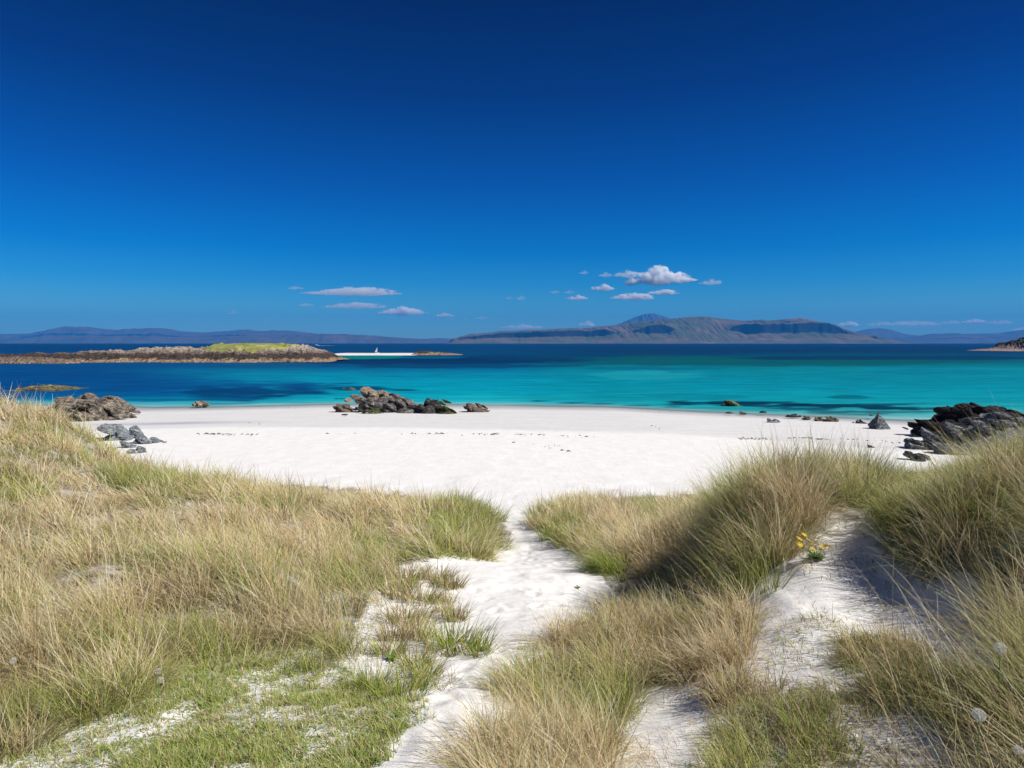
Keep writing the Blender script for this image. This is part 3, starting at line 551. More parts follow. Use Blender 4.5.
islet('skerry', [(412,354),(418,351.5),(425,351),(436,351.8),(450,353),(463,354.6)], None, 395, 26, IM, 'low dark skerry at the right end of pale sandbar', 'skerry', 78, nx=160, ny=30)
islet('rocky_point', [(978,350.8),(986,349),(1002,348.6),(1008,345),(1012,341),(1018,339),(1032,337.5),(1060,335),(1120,336),(1250,342),(1330,350)], None, 590, 60, islemat('point_rock', (.34,.24,.19), (.30,.21,.17), (.10,.085,.06), (.07,.07,.04), 1.0 + 1.6, 8 + 2), 'rocky point with dark top entering at far right of the bay', 'rock', 81, nx=400, ny=50)
# sandbar
us = np.linspace(330, 428, 120); t = np.linspace(0, 1, 24); Ug, T = np.meshgrid(us, t)
Xm = (Ug - U0) / F * 420; Ym = 384 + T * 80 + 4 * fbm(Ug / 14, T, seed=5); Zm = .75 * np.sin(np.pi * T) ** .6 * sst(328, 338, Ug) * (1 - sst(410, 428, Ug)) - .12
sb = NT('sandbar_sand', .9, .1); sbm = sb.out(sb.ramp(sb.noise(sb.pos((.3, 1, 1)), .4, 5), [(.3, (.66, .64, .60)), (.7, (.78, .76, .72))]))
o = link('sandbar', quadmesh('sandbar', np.stack([Xm, Ym, Zm], -1).reshape(-1, 3), gridfaces(24, 120)), sbm); tag(o, kind='structure')
# ------------------------------------------------------------------ boats
def bmobj(name, fn, mat, parent=None, loc=(0, 0, 0)):
    bm = bmesh.new(); fn(bm); bmesh.ops.recalc_face_normals(bm, faces=bm.faces); me = bpy.data.meshes.new(name); bm.to_mesh(me); bm.free(); return link(name, me, mat, parent, loc)
def hull(L_, B, D):
    def fn(bm):
        st = []
        for i in range(11):
            s_ = i / 10; w = B / 2 * (1 - max(0, (s_ - .35) / .65) ** 2.2) * (.8 + .2 * min(1, s_ * 4)); x = (s_ - .5) * L_; sheer = D * (1 + .35 * s_ ** 2)
            st.append([bm.verts.new((x, -w, sheer)), bm.verts.new((x, -w * .75, D * .3)), bm.verts.new((x, 0, 0 + .3 * D * s_ ** 3)), bm.verts.new((x, w * .75, D * .3)), bm.verts.new((x, w, sheer))])
        for a, b in zip(st, st[1:]):
            for k in range(4): bm.faces.new((a[k], b[k], b[k + 1], a[k + 1]))
            bm.faces.new((a[4], b[4], b[0], a[0]))
        bm.faces.new(st[0])
    return fn
def cyl(r1, r2, p0, p1, seg=8):
    from mathutils import Vector, Matrix
    def fn(bm):
        a, b = Vector(p0), Vector(p1); d = b - a; M = Matrix.Translation((a + b) / 2) @ d.to_track_quat('Z', 'Y').to_matrix().to_4x4()
        bmesh.ops.create_cone(bm, cap_ends=True, segments=seg, radius1=r1, radius2=r2, depth=d.length, matrix=M)
    return fn
WHITE = plain('white_paint', (.8, .8, .78), .4, .5, .04); SAIL = plain('white_sailcloth', (.78, .78, .76), .8, .1, .04); GREYM = plain('grey_mast_metal', (.35, .36, .38), .4, .5); GLASS = plain('dark_window', (.03, .04, .05), .1, .5)
Yb = 425; r = link('sailing_boat', None, loc=(wx(377, Yb), Yb, .45)); r.rotation_euler = (0, 0, .5); r.scale = (.72, .72, .72); tag(r, 'small white sailing boat with raised sail at the pale sandbar', 'boat')
bmobj('hull', hull(4.2, 1.5, .55), WHITE, r); bmobj('mast', cyl(.07, .04, (.3, 0, .5), (.3, 0, 5.6)), GREYM, r); bmobj('boom', cyl(.05, .05, (.3, 0, 1.1), (-1.9, .25, 1.15)), GREYM, r)
def sail(bm):
    n_ = 8; rows = []
    for i in range(n_ + 1):
        s_ = i / n_; z = 1.2 + 4.2 * s_; w = 2.1 * (1 - s_) + .05
        rows.append([bm.verts.new((.25 - w * k / 4, .25 * k / 4 * (1 - s_) + .22 * math.sin(math.pi * k / 4) * (1 - s_ * .5), z)) for k in range(5)])
    for a, b in zip(rows, rows[1:]):
        for k in range(4): bm.faces.new((a[k], a[k + 1], b[k + 1], b[k]))
    bmesh.ops.solidify(bm, geom=bm.faces[:], thickness=.02)
bmobj('sail', sail, SAIL, r)
Yb = 1750; r = link('motor_boat', None, loc=(wx(316, Yb), Yb, -.3)); r.rotation_euler = (0, 0, math.pi); tag(r, 'distant white motor boat leaving foam wake beyond the turf-topped islet', 'boat')
bmobj('hull', hull(13, 4, 1.9), WHITE, r)
def cab(bm):
    bmesh.ops.create_cube(bm, size=1); bmesh.ops.scale(bm, vec=(4.5, 2.8, 2), verts=bm.verts); bmesh.ops.translate(bm, vec=(-.5, 0, 3), verts=bm.verts)
    for q in bm.verts:
        if q.co.z > 3.5: q.co.x = q.co.x * .8
cb = bmobj('cabin', cab, WHITE, r)
def win(bm):
    bmesh.ops.create_cube(bm, size=1); bmesh.ops.scale(bm, vec=(3.4, 2.9, .7), verts=bm.verts); bmesh.ops.translate(bm, vec=(-.5, 0, 3.3), verts=bm.verts)
bmobj('window', win, GLASS, cb)
foam = plain('foam', (.72, .76, .78), .9, .1, .1)
t = np.linspace(0, 1, 60); k = np.linspace(-1, 1, 7); T, Kk = np.meshgrid(t, k, indexing='ij'); w = 2 + 14 * T
V = np.stack([wx(318, Yb) + T * 42, Yb + Kk * w * (.7 + .5 * fbm(T * 16, Kk * 3, seed=4)), .12 + .25 * (1 - T) * (1 - Kk ** 2)], -1)
o = link('boat_wake', quadmesh('boat_wake', V.reshape(-1, 3), gridfaces(60, 7)), foam); tag(o, kind='stuff')
# ------------------------------------------------------------------ grass
def blades(roots, Lg, az, lean, curve, wd, c0, c1, seg=4):
    N = len(roots); th = lean[:, None] + curve[:, None] * (np.arange(seg) + .5)[None] / seg
    th = np.minimum(th, 2.3); st = (Lg / seg)[:, None]
    hx = np.concatenate([np.zeros((N, 1)), np.cumsum(np.sin(th) * st, 1)], 1); hz_ = np.concatenate([np.zeros((N, 1)), np.cumsum(np.cos(th) * st, 1)], 1)
    dx, dy = np.cos(az)[:, None], np.sin(az)[:, None]
    px = roots[:, 0:1] + hx * dx; py = roots[:, 1:2] + hx * dy; pz = roots[:, 2:3] + hz_
    tt = np.arange(seg + 1) / seg; ww = wd[:, None] * (1 - .93 * tt ** 1.5)[None] / 2
    sa = az + math.pi / 2 + R.uniform(-.9, .9, N); ex, ey = np.cos(sa)[:, None] * ww, np.sin(sa)[:, None] * ww
    V = np.empty((N, seg + 1, 2, 3), np.float32)
    V[:, :, 0, 0] = px - ex; V[:, :, 0, 1] = py - ey; V[:, :, 0, 2] = pz
    V[:, :, 1, 0] = px + ex; V[:, :, 1, 1] = py + ey; V[:, :, 1, 2] = pz
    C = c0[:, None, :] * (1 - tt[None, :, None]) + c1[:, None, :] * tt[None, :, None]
    C = np.repeat(C[:, :, None, :], 2, 2)
    b = (np.arange(N) * (seg + 1) * 2)[:, None] + (np.arange(seg) * 2)[None]
    Q = np.stack([b, b + 1, b + 3, b + 2], -1).reshape(-1, 4)
    return V.reshape(-1, 3), Q, C.reshape(-1, 3)
gmat = NT('grass_blade', .55, .25); ca = gmat.attr('tint', 'Color'); gmat.out(ca)
tl_ = gmat.new('ShaderNodeBsdfTranslucent'); gmat.l(ca, tl_.inputs[0]); ms = gmat.new('ShaderNodeMixShader'); ms.inputs[0].default_value = .34
gmat.l(gmat.b.outputs[0], ms.inputs[1]); gmat.l(tl_.outputs[0], ms.inputs[2]); gmat.l(ms.outputs[0], gmat.n['Material Output'].inputs[0]); GM_ = gmat.m
STRAW = np.array([[.86, .71, .41], [.78, .62, .33], [.90, .80, .56], [.56, .40, .20]]); GREEN = np.array([[.24, .34, .03], [.35, .42, .05], [.12, .21, .02], [.50, .50, .10]])
SAGE = np.array([[.27, .34, .10], [.38, .41, .14], [.33, .37, .09]]); LIME = np.array([[.18, .32, .02], [.27, .38, .03], [.36, .42, .06], [.10, .19, .02]]); BRN = np.array([[.22, .14, .08], [.32, .21, .12], [.15, .10, .06]])
def pick(pal, n_): return pal[R.randint(0, len(pal), n_)] * R.uniform(.78, 1.18, (n_, 1))
def in_zone(x, y, zone, holes=()):
    z = ground(x, y); u_, v_ = uv_of(x, y, z); j = 13 * fbm(x * 2.5, y * 2.5, seed=77) + R.normal(0, 4, x.shape)
    m = in_poly(u_ + j, v_ + j * .6, ZONES[zone] if isinstance(zone, str) else zone)
    for hpoly in holes: m &= ~in_poly(u_ + j, v_ + j * .5, hpoly)
    return m, z, u_, v_
def tussock(x, y, cell, seed):
    gx_, gy_ = np.floor(x / cell), np.floor(y / cell); best = np.full(x.shape, 9.); out = [np.zeros(x.shape) for _ in range(4)]
    for i in (-1, 0, 1):
        for j in (-1, 0, 1):
            cx_, cy_ = (gx_ + i).astype(np.int64), (gy_ + j).astype(np.int64)
            h1, h2, h3 = _h(cx_, cy_, 0, seed), _h(cx_, cy_, 1, seed), _h(cx_, cy_, 2, seed)
            dx, dy = x - (cx_ + h1) * cell, y - (cy_ + h2) * cell; d = np.hypot(dx, dy) / cell; m = d < best
            best = np.where(m, d, best)
            for k_, val in enumerate((dx, dy, h3, _h(cx_, cy_, 3, seed))): out[k_] = np.where(m, val, out[k_])
    return best, out[0], out[1], out[2], out[3]
def scatter(name, zone, yr, xr, tuft_density, per, Lm, style, label, cat, cell=.55, tus=1., azr=.45, holes=(), wmin=.0036, wpx=.64, trad=.10, ymax=None, seed=0):
    """tufts spread at tuft_density(Y) per square metre, `per` blades each"""
    rs = np.random.RandomState(seed)
    # sample tufts in bands of distance so that nearer bands are denser
    xs, ys = [], []
    yb = np.geomspace(yr[0], yr[1], 14)
    for a, b in zip(yb, yb[1:]):
        lo, hi = xr[0] * b / 10 if xr[0] < 0 else xr[0] * a / 10, xr[1] * b / 10 if xr[1] > 0 else xr[1] * a / 10
        nn = rs.poisson((hi - lo) * (b - a) * tuft_density((a + b) / 2)); xs.append(rs.uniform(lo, hi, nn)); ys.append(rs.uniform(a, b, nn))
    x = np.concatenate(xs); y = np.concatenate(ys); m, z, u_, v_ = in_zone(x, y, zone, holes)
    x, y, u_, v_ = x[m], y[m], u_[m], v_[m]
    D = style(x, y, u_, v_)       # dict of per tuft: len, mean azimuth, lean, spread, green fraction, keep
    td, tx, ty, t1, t2 = tussock(x, y, cell, seed)
    D['len'] = np.minimum(D['len'] * (1 + tus * (.30 - .62 * td + .35 * (t2 - .5))) * rs.lognormal(0, .22 * min(tus, 1), len(x)), 1.55)
    D['green'] = D['green'] + tus * 1.0 * (t1 - .5); D['keep'] = D['keep'] * (1 - tus * .65 * sst(.42, .75, td))
    D['lean'] = np.clip(D['lean'] * (1 + .5 * tus * (t2 - .5)), 0, 1.3)
    oa = np.arctan2(ty, tx); wxy = tus * .55 * td; vx0 = np.cos(D['az']) * D['lean'] + np.cos(oa) * wxy; vy0 = np.sin(D['az']) * D['lean'] + np.sin(oa) * wxy
    D['az'] = np.arctan2(vy0, vx0); D['lean'] = np.hypot(vx0, vy0)
    shade = 1 + .22 * tus * (t2 - .5)
    D['shade'] = shade
    kp = rs.uniform(0, 1, len(x)) < D['keep']; x, y = x[kp], y[kp]; D = {k_: (a[kp] if isinstance(a, np.ndarray) and a.shape[:1] == kp.shape else a) for k_, a in D.items()}
    nb = np.maximum(2, rs.poisson(per(y))); idx = np.repeat(np.arange(len(x)), nb); N = len(idx)
    ra = rs.uniform(0, 2 * math.pi, N); rr = trad * np.sqrt(rs.uniform(0, 1, N)) * (.6 + .5 * y[idx] / 8)
    bx = x[idx] + rr * np.cos(ra); by = y[idx] + rr * np.sin(ra); bz = ground(bx, by) - .01
    wind = D['az'][idx] + rs.normal(0, azr, N); sp_ = D['spread'][idx]
    # direction = outward from the tuft + wind
    vx = np.cos(ra) * sp_ + np.cos(wind) * D['lean'][idx] + rs.normal(0, .24, N); vy = np.sin(ra) * sp_ + np.sin(wind) * D['lean'][idx] + rs.normal(0, .24, N)
    az = np.arctan2(vy, vx); ln = np.clip(np.hypot(vx, vy), 0, 1.25) * rs.uniform(.6, 1.15, N)
    cv = rs.gamma(2.2, .34, N) * (.6 + D['lean'][idx])
    Lg = Lm * D['len'][idx] * rs.uniform(.55, 1.2, N)
    wd = np.maximum(wmin * rs.uniform(.7, 1.25, N), by / F * wpx * rs.uniform(.8, 1.2, N))
    wild = rs.uniform(0, 1, N) < .10 + .10 * (azr > .9); az = np.where(wild, rs.uniform(0, 2 * math.pi, N), az); cv = np.where(wild, cv + rs.uniform(.3, 1.5, N), cv)
    stl = rs.uniform(0, 1, N) < .03; Lg = np.where(stl, Lg * 1.2, Lg); cv = np.where(stl, cv + .7, cv); ln = np.where(stl, ln * .7, ln)
    gf = np.clip(D['green'][idx] + rs.normal(0, .12, N), 0, 1); isg = rs.uniform(0, 1, N) < gf
    isb = rs.uniform(0, 1, N) < D['brown']
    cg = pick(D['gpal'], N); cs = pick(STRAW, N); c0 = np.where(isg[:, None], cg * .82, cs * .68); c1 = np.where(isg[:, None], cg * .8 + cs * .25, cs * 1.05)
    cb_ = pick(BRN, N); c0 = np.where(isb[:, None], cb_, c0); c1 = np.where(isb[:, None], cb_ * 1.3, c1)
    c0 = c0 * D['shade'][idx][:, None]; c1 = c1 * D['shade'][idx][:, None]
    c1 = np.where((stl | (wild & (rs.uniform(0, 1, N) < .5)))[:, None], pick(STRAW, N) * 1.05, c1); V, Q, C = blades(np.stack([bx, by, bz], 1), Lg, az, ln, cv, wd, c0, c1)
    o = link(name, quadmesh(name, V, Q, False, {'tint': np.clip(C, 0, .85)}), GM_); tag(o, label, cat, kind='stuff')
    print(name, label[:30], N); return o
PI = math.pi
def st_dune(x, y, u_, v_):
    a = fbm(x * .55, y * .55, seed=81); b = fbm(x * 1.3, y * 1.3, seed=83); c = fbm(x * .9 + 4, y * .45, seed=85)
    tip = sst(400, 490, u_) ; low = sst(560, 660, v_)
    gr = np.clip(.17 + .50 * a + .15 * b + .75 * tip + .30 * low, .04, .95)
    az = np.where(u_ > 440, PI * .5 - (u_ - 440) / 70 * 1.0, PI * .86 + .45 * a)
    lean = np.clip(1.0 + .45 * c, .4, 1.4) * (1 - .55 * tip) * (1 - .25 * low)
    ln = np.clip(1 + .35 * b, .55, 1.5) * (1 - .25 * tip) * (1 - .15 * low)
    pal = np.concatenate([SAGE, GREEN])
    kp = np.clip(.95 - .0 * a, 0, 1) * np.where(vnoise(x * .8, y * .8, seed=88) > .72, .25, 1.)
    return dict(len=ln, az=az, lean=lean, spread=np.full(x.shape, .42), green=gr, brown=.05, gpal=pal, keep=kp)
def dens(k, p=1.25): return lambda Y: k * (6.0 / Y) ** p
scatter('marram_grass', 'dune', (2.6, 19), (-12.5, .2), dens(46, .75), lambda y: 48 * (6 / y) ** .30, .47, st_dune, 'wind-combed straw and green marram grass covering the left dune', 'grass',
        holes=[[(100,606),(130,585),(112,560),(92,575)],[(150,640),(200,625),(190,612),(160,612)]], trad=.13, cell=.75, tus=1.35, seed=1)
def st_short(gr_, brown=.08, lean=.35, pal=GREEN, ln=1., keep=None, az=PI * .75, spread=.5, n1=1.6):
    def f(x, y, u_, v_):
        a = fbm(x * n1, y * n1, seed=91); b = fbm(x * 4, y * 4, seed=93)
        k_ = np.clip(.75 + .9 * a + .5 * b, .0, 1) if keep is None else keep(a, b, x, y, u_, v_)
        return dict(len=np.clip(ln * (1 + .4 * a), .3, 2), az=az + .6 * b, lean=np.clip(lean + .2 * b, 0, 1), spread=np.full(x.shape, spread), green=np.clip(gr_ + .4 * a, 0, 1), brown=brown, gpal=pal, keep=k_)
    return f
scatter('short_turf', 'turf', (1.9, 6), (-12, -.5), dens(700, .9), lambda y: 16, .062, st_short(.85, .06, .8, LIME, n1=3.2, keep=lambda a, b, x, y, u_, v_: np.clip(.95 + 1.3 * a + 1.0 * b, .32, 1)), 'patchy bright green short turf on white sand at lower left', 'turf', wmin=.0048, trad=.05, tus=.0, seed=2)
scatter('grass_fringe', [(-900,760),(-100,705),(60,690),(140,665),(200,635),(300,640),(350,648),(330,672),(250,668),(180,690),(100,715),(20,750),(-900,900)], (2.2, 6.5), (-12, -1), dens(330, .9), lambda y: 22, .24, st_short(.62, .16, .6, np.concatenate([GREEN, SAGE]), keep=lambda a, b, x, y, u_, v_: np.clip(.62 + 1.4 * a, .06, 1), az=PI * .6), 'tangled green and brown grass between left dune and short turf', 'grass', trad=.10, seed=3)
# separate tufts on the bare sand beside the path
TF = [(437,580,7.9,1.0,.25),(452,588,7.4,.8,.3),(420,602,6.7,1.0,.3),(405,622,6.0,.9,.3),(398,597,6.9,.8,.35),(447,648,5.25,1.0,.7),(462,650,5.2,.9,.8),(478,655,5.05,.6,.85),(418,640,5.5,.7,.35),(395,640,5.5,.7,.3),(415,668,4.8,.6,.5),(425,676,4.65,.5,.6),(480,558,10.2,.7,.7),(470,548,11.2,.8,.6),(375,688,4.45,.7,.6),(404,700,4.3,.8,.9),(390,655,5.1,.6,.5),(455,620,6.0,.5,.3),(410,580,7.6,.9,.3)]
LB = ['brown spiky tuft nearest the green dune tip','sparse brown tuft at the path edge below the green dune tip','dense brown tuft on the sand slope left of path','brown tuft at the centre of the bare slope','straw tuft joining the left dune edge','green and brown tuft bordering the path midway','green tuft second nearest the path','low bright green tuft reaching onto path','reddish tuft above the small leafy rosette','small straw tuft at left of the bare slope','small mixed tuft right of the leafy rosette','tiny low tuft between rosette and path','small tuft under the green tip of the left dune','little tuft at foot of the green dune tip','mixed tuft at the edge of the short turf','bright green tuft at the right corner of short turf','small tuft left of the leafy rosette','thin sparse brown tuft above path bend','straw tuft at dune edge above the bare slope']
def grass_tuft(u_, v_, Y_, sc, gr_, label, nb=150, Lm=.30, rad=.17, az=PI * .4, group='grass tufts on the bare sand beside the path', name='grass_tuft', cat='grass tuft'):
    x0 = wx(u_, Y_); rr = rad * sc * np.sqrt(R.uniform(0, 1, nb)); ra = R.uniform(0, 2 * PI, nb); rx = 1.0
    bx = x0 + rr * np.cos(ra) * rx; by = Y_ + rr * np.sin(ra); z0 = float(ground(np.array([x0]), np.array([Y_]))[0]); bz = ground(bx, by) - .01
    vx = np.cos(ra) * .5 + math.cos(az) * .2 + R.normal(0, .2, nb); vy = np.sin(ra) * .5 + math.sin(az) * .2 + R.normal(0, .2, nb)
    isg = R.uniform(0, 1, nb) < gr_; c = np.where(isg[:, None], pick(GREEN, nb), np.where(R.uniform(0, 1, (nb, 1)) < .5, pick(BRN, nb) * 1.4, pick(STRAW, nb)))
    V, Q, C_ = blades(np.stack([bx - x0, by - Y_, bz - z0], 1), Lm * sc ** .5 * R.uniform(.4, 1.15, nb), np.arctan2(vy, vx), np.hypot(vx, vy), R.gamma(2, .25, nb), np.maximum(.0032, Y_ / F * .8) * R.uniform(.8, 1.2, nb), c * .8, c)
    o = link(name, quadmesh(name, V, Q, False, {'tint': C_}), GM_, loc=(x0, Y_, z0)); tag(o, label, cat, group); return o
def on_ground(u_, v_):      # distance at which the sight line (u,v) meets the ground
    Ys = np.geomspace(1.5, 60, 1500); d = wz(v_, Ys) - ground(wx(u_, Ys), Ys); i = np.where(d < 0)[0]; return float(Ys[i[0]]) if len(i) else 60.
for (a, b, c, d, e_), lb in zip(TF, LB): grass_tuft(a, b, on_ground(a, b), d, e_, lb)
def st_bank(x, y, u_, v_):
    a = fbm(x * .7, y * .7, seed=101); b = fbm(x * 2, y * 2, seed=103)
    foot = sst(0, 1, (v_ - 545 - (u_ - 600) * .35) / 30); rim = 1 - sst(550, 600, u_)
    return dict(len=np.clip(1 + .3 * b - .35 * foot, .4, 1.4), az=np.full(x.shape, PI * .80) + .5 * a, lean=np.clip(.55 + .3 * a - .2 * rim, .1, 1), spread=np.full(x.shape, .42), green=np.clip(.18 + .4 * a + .65 * foot + .45 * rim, .05, .95), brown=.05, gpal=np.concatenate([GREEN, LIME]), keep=np.full(x.shape, .95))
scatter('marram_grass', 'bank', (7, 19), (.2, 7.5), dens(60, .75), lambda y: 60 * (6 / y) ** .3, .42, st_bank, 'tawny marram grass on the low bank right of the path', 'grass', holes=[[(612,509),(690,509),(690,518),(618,518)]], trad=.13, cell=.7, tus=1.2, seed=4)
def st_clump(x, y, u_, v_):
    a = fbm(x * 1.2, y * 1.2, seed=111); b = fbm(x * 3, y * 3, seed=113)
    g2 = np.exp(-(((u_ - 590) / 45) ** 2 + ((v_ - 720) / 50) ** 2))
    return dict(len=np.clip(1 + .3 * b, .5, 1.4), az=np.full(x.shape, PI * .95) + .7 * a, lean=np.clip(.42 + .3 * a, .1, .9), spread=np.full(x.shape, .48), green=np.clip(.24 + .4 * a + .7 * g2, .05, .95), brown=.08, gpal=np.concatenate([GREEN, SAGE]), keep=np.full(x.shape, .9))
scatter('marram_grass', 'clump', (1.9, 7), (-3.4, 4.2), dens(120, .7), lambda y: 52, .28, st_clump, 'rounded olive and straw grass mass in the centre foreground beside the path', 'grass', cell=.38, trad=.11, azr=1.0, seed=5)
def st_mound(x, y, u_, v_):
    a = fbm(x * 1.2, y * 1.2, seed=121); b = fbm(x * 3, y * 3, seed=123); lf = 1 - sst(715, 770, u_); rt = sst(850, 900, u_)
    return dict(len=np.clip(1 + .3 * b + .3 * lf - .62 * rt, .35, 1.4), az=np.full(x.shape, PI * .55) + 1.2 * a, lean=np.clip(.16 + .22 * a + .3 * rt, .0, .9), spread=np.full(x.shape, .40), green=np.clip(.56 + .5 * a + .2 * rt, .05, .95), brown=.09, gpal=np.concatenate([GREEN, LIME, SAGE]), keep=np.full(x.shape, .9))
scatter('marram_grass', 'mound', (5.2, 11), (1.8, 7.2), dens(95, .6), lambda y: 52, .53, st_mound, 'upright green and straw grass crowning the sandy mound right of centre', 'grass', cell=.5, tus=1.5, trad=.11, azr=1.0, seed=6)
def st_saddle(x, y, u_, v_):
    a = fbm(x * 1.2, y * 1.2, seed=141); b = fbm(x * 3, y * 3, seed=143); dn = sst(500, 560, v_)
    return dict(len=np.clip(.36 + .2 * b + .7 * dn, .3, 1.4), az=np.full(x.shape, PI * 1.3) + .6 * a, lean=np.clip(.30 + .3 * a + .6 * dn, .1, 1.2), spread=np.full(x.shape, .45), green=np.clip(.62 + .4 * a, .05, .95), brown=.10, gpal=np.concatenate([GREEN, LIME]), keep=np.full(x.shape, .9))
scatter('marram_grass', 'saddle', (4.2, 10), (4.4, 8), dens(110, .6), lambda y: 44, .36, st_saddle, 'green grass saddle drooping over the shaded sand hollow at right', 'grass', cell=.5, trad=.11, azr=1.0, seed=17)
def st_edge(x, y, u_, v_):
    a = fbm(x * 1.2, y * 1.2, seed=131); b = fbm(x * 3, y * 3, seed=133)
    return dict(len=np.clip(1 + .3 * b, .5, 1.5), az=np.full(x.shape, PI * .98) + .9 * a, lean=np.clip(.34 + .3 * a, .05, .9), spread=np.full(x.shape, .45), green=np.clip(.45 + .4 * a, .05, .9), brown=.16, gpal=np.concatenate([GREEN, SAGE]), keep=np.full(x.shape, .88))
scatter('marram_grass', 'edge', (1.9, 10), (6.2, 16), dens(80, .8), lambda y: 46, .44, st_edge, 'tall dark marram grass overhanging the hollow at the right edge', 'grass', trad=.12, azr=1.0, seed=7)
scatter('scrubby_grass', 'mixed', (1.9, 5), (3, 7.6), dens(620, .6), lambda y: 16, .14, st_short(.5, .3, .5, np.concatenate([GREEN, LIME]), keep=lambda a, b, x, y, u_, v_: np.clip(.50 + 1.3 * a + .6 * b, .05, 1)), 'scrubby short grass and dry stalks on sand at lower right', 'grass', trad=.07, azr=1.0, seed=8)
# thin sprouts and dry litter on the bare sand
BARE = [(760,700),(700,768),(620,1000),(600,768),(625,715),(690,690),(740,650),(790,585),(830,530),(880,515),(905,565),(900,640),(850,650)]
scatter('sand_sprouts', BARE, (2.2, 8), (1, 6.6), dens(520, .9), lambda y: 7, .075, st_short(.45, .45, .9, GREEN, keep=lambda a, b, x, y, u_, v_: np.clip(.35 + .9 * a + .5 * b, .02, 1)), 'thin sprouts and dry stalks scattered over the right sand slope', 'grass', wmin=.0028, trad=.08, seed=9)
scatter('sand_sprouts', [(360,600),(400,570),(440,570),(460,610),(470,640),(440,672),(410,690),(400,690),(350,665)], (3, 10), (-3, 0), dens(260, .8), lambda y: 6, .07, st_short(.5, .45, .9, GREEN, keep=lambda a, b, x, y, u_, v_: np.clip(.3 + 1.1 * a + .5 * b, .0, 1)), 'thin sprouts and dry stalks on the sand slope left of path', 'grass', wmin=.0028, trad=.10, seed=10)
scatter('slope_grass', [(372,600),(398,572),(440,564),(462,600),(478,640),(470,668),(430,690),(395,696),(352,664),(366,630)], (3, 11), (-3, 0), dens(150, .6), lambda y: 20, .17, st_short(.40, .30, .5, GREEN, n1=2.6, keep=lambda a, b, x, y, u_, v_: np.clip(-.10 + 1.9 * a + .7 * b, .0, 1)), 'thin broken brown and green grass on the bare bank left of path', 'grass', trad=.08, azr=1.0, seed=18)
# a few long pale stalks arching out at the far right
nb = 200; uu = R.uniform(840, 1040, nb); Yq = R.uniform(2.4, 4.2, nb); xx = wx(uu, Yq) + .25; zz = ground(xx, Yq); cc = pick(STRAW, nb) * 1.05
V, Q, C_ = blades(np.stack([xx, Yq, zz], 1), R.uniform(.35, .8, nb), R.uniform(PI * .3, PI * 1.5, nb), R.uniform(.1, .6, nb), R.uniform(.5, 1.7, nb), np.full(nb, .0034), cc * .8, cc, 8)
o = link('dry_stalks', quadmesh('dry_stalks', V, Q, False, {'tint': np.clip(C_, 0, .85)}), GM_); tag(o, 'long pale arching dry stalks crossing the lower right grass', 'grass', kind='stuff')
# ------------------------------------------------------------------ seaweed strandline
def strand(name, rows, label, sz=(.04, .22)):
    Vs, Qs = [], []; 
    for (u0, u1, v0, v1, cnt) in rows:
        for _ in range(cnt):
            a = random.random(); a = (round(a * 7) / 7 + random.gauss(0, .06)) if random.random() < .5 else a
            u_ = u0 + (u1 - u0) * a; v_ = v0 + (v1 - v0) * a + random.gauss(0, .35); Yq = on_beach(u_, v_); x0 = wx(u_, Yq)
            v_ += random.gauss(0, .4); Yq = on_beach(u_, v_); x0 = wx(u_, Yq); w = sz[0] + (sz[1] - sz[0]) * random.random() ** 2.5; dd = w * random.uniform(.15, .4); k0 = len(Vs); pts = 7; an = random.uniform(-.3, .3)
            z0 = float(beach(np.array([x0]), np.array([Yq]))[0])
            Vs.append((x0, Yq, z0 + .03 + w * .22))
            for j in range(pts):
                t_ = 2 * PI * j / pts; r_ = random.uniform(.6, 1.2); Vs.append((x0 + math.cos(t_) * w * r_, Yq + math.sin(t_) * dd * r_ + an * w * math.cos(t_), z0 - .03))
            for j in range(pts): Qs.append((k0, k0 + 1 + j, k0 + 1 + (j + 1) % pts))
    o = link(name, quadmesh(name, Vs, Qs, False), plain(name, (.17, .15, .125), .8, .2, .4)); tag(o, label, 'seaweed', kind='stuff'); return o
_yb = np.linspace(28, 80, 500)
def on_beach(u_, v_):
    zb = np.interp(wx(u_, _yb), [-1e5, 1e5], [0, 0]) + beach(wx(u_, _yb), _yb); d = wz(v_, _yb) - zb; i = np.where(d < 0)[0]; return float(_yb[i[0]]) if len(i) else 75.
strand('seaweed_strandline', [(198,232,434,434.5,60),(236,262,434.4,434.6,14),(330,470,433.6,434.4,16),(425,452,433.9,434,14),(478,500,434,434.3,22),(515,545,434.5,435,20),(560,610,436,437,10),(738,768,438.8,439.2,44),(800,830,438,440,26),(785,890,438,441.5,20),(880,910,442,443,8)], 'dark seaweed scraps strewn along the edge of damp sand')
strand('seaweed_scraps', [(500,560,441,446,8),(545,572,448,452,6),(225,260,422,424,5),(645,665,425,430,3),(640,780,411,414,14),(780,870,414,419,26),(320,345,404.5,406,10),(255,300,407,408,6)], 'scattered dark seaweed scraps on beach and shallows', (.05, .22))
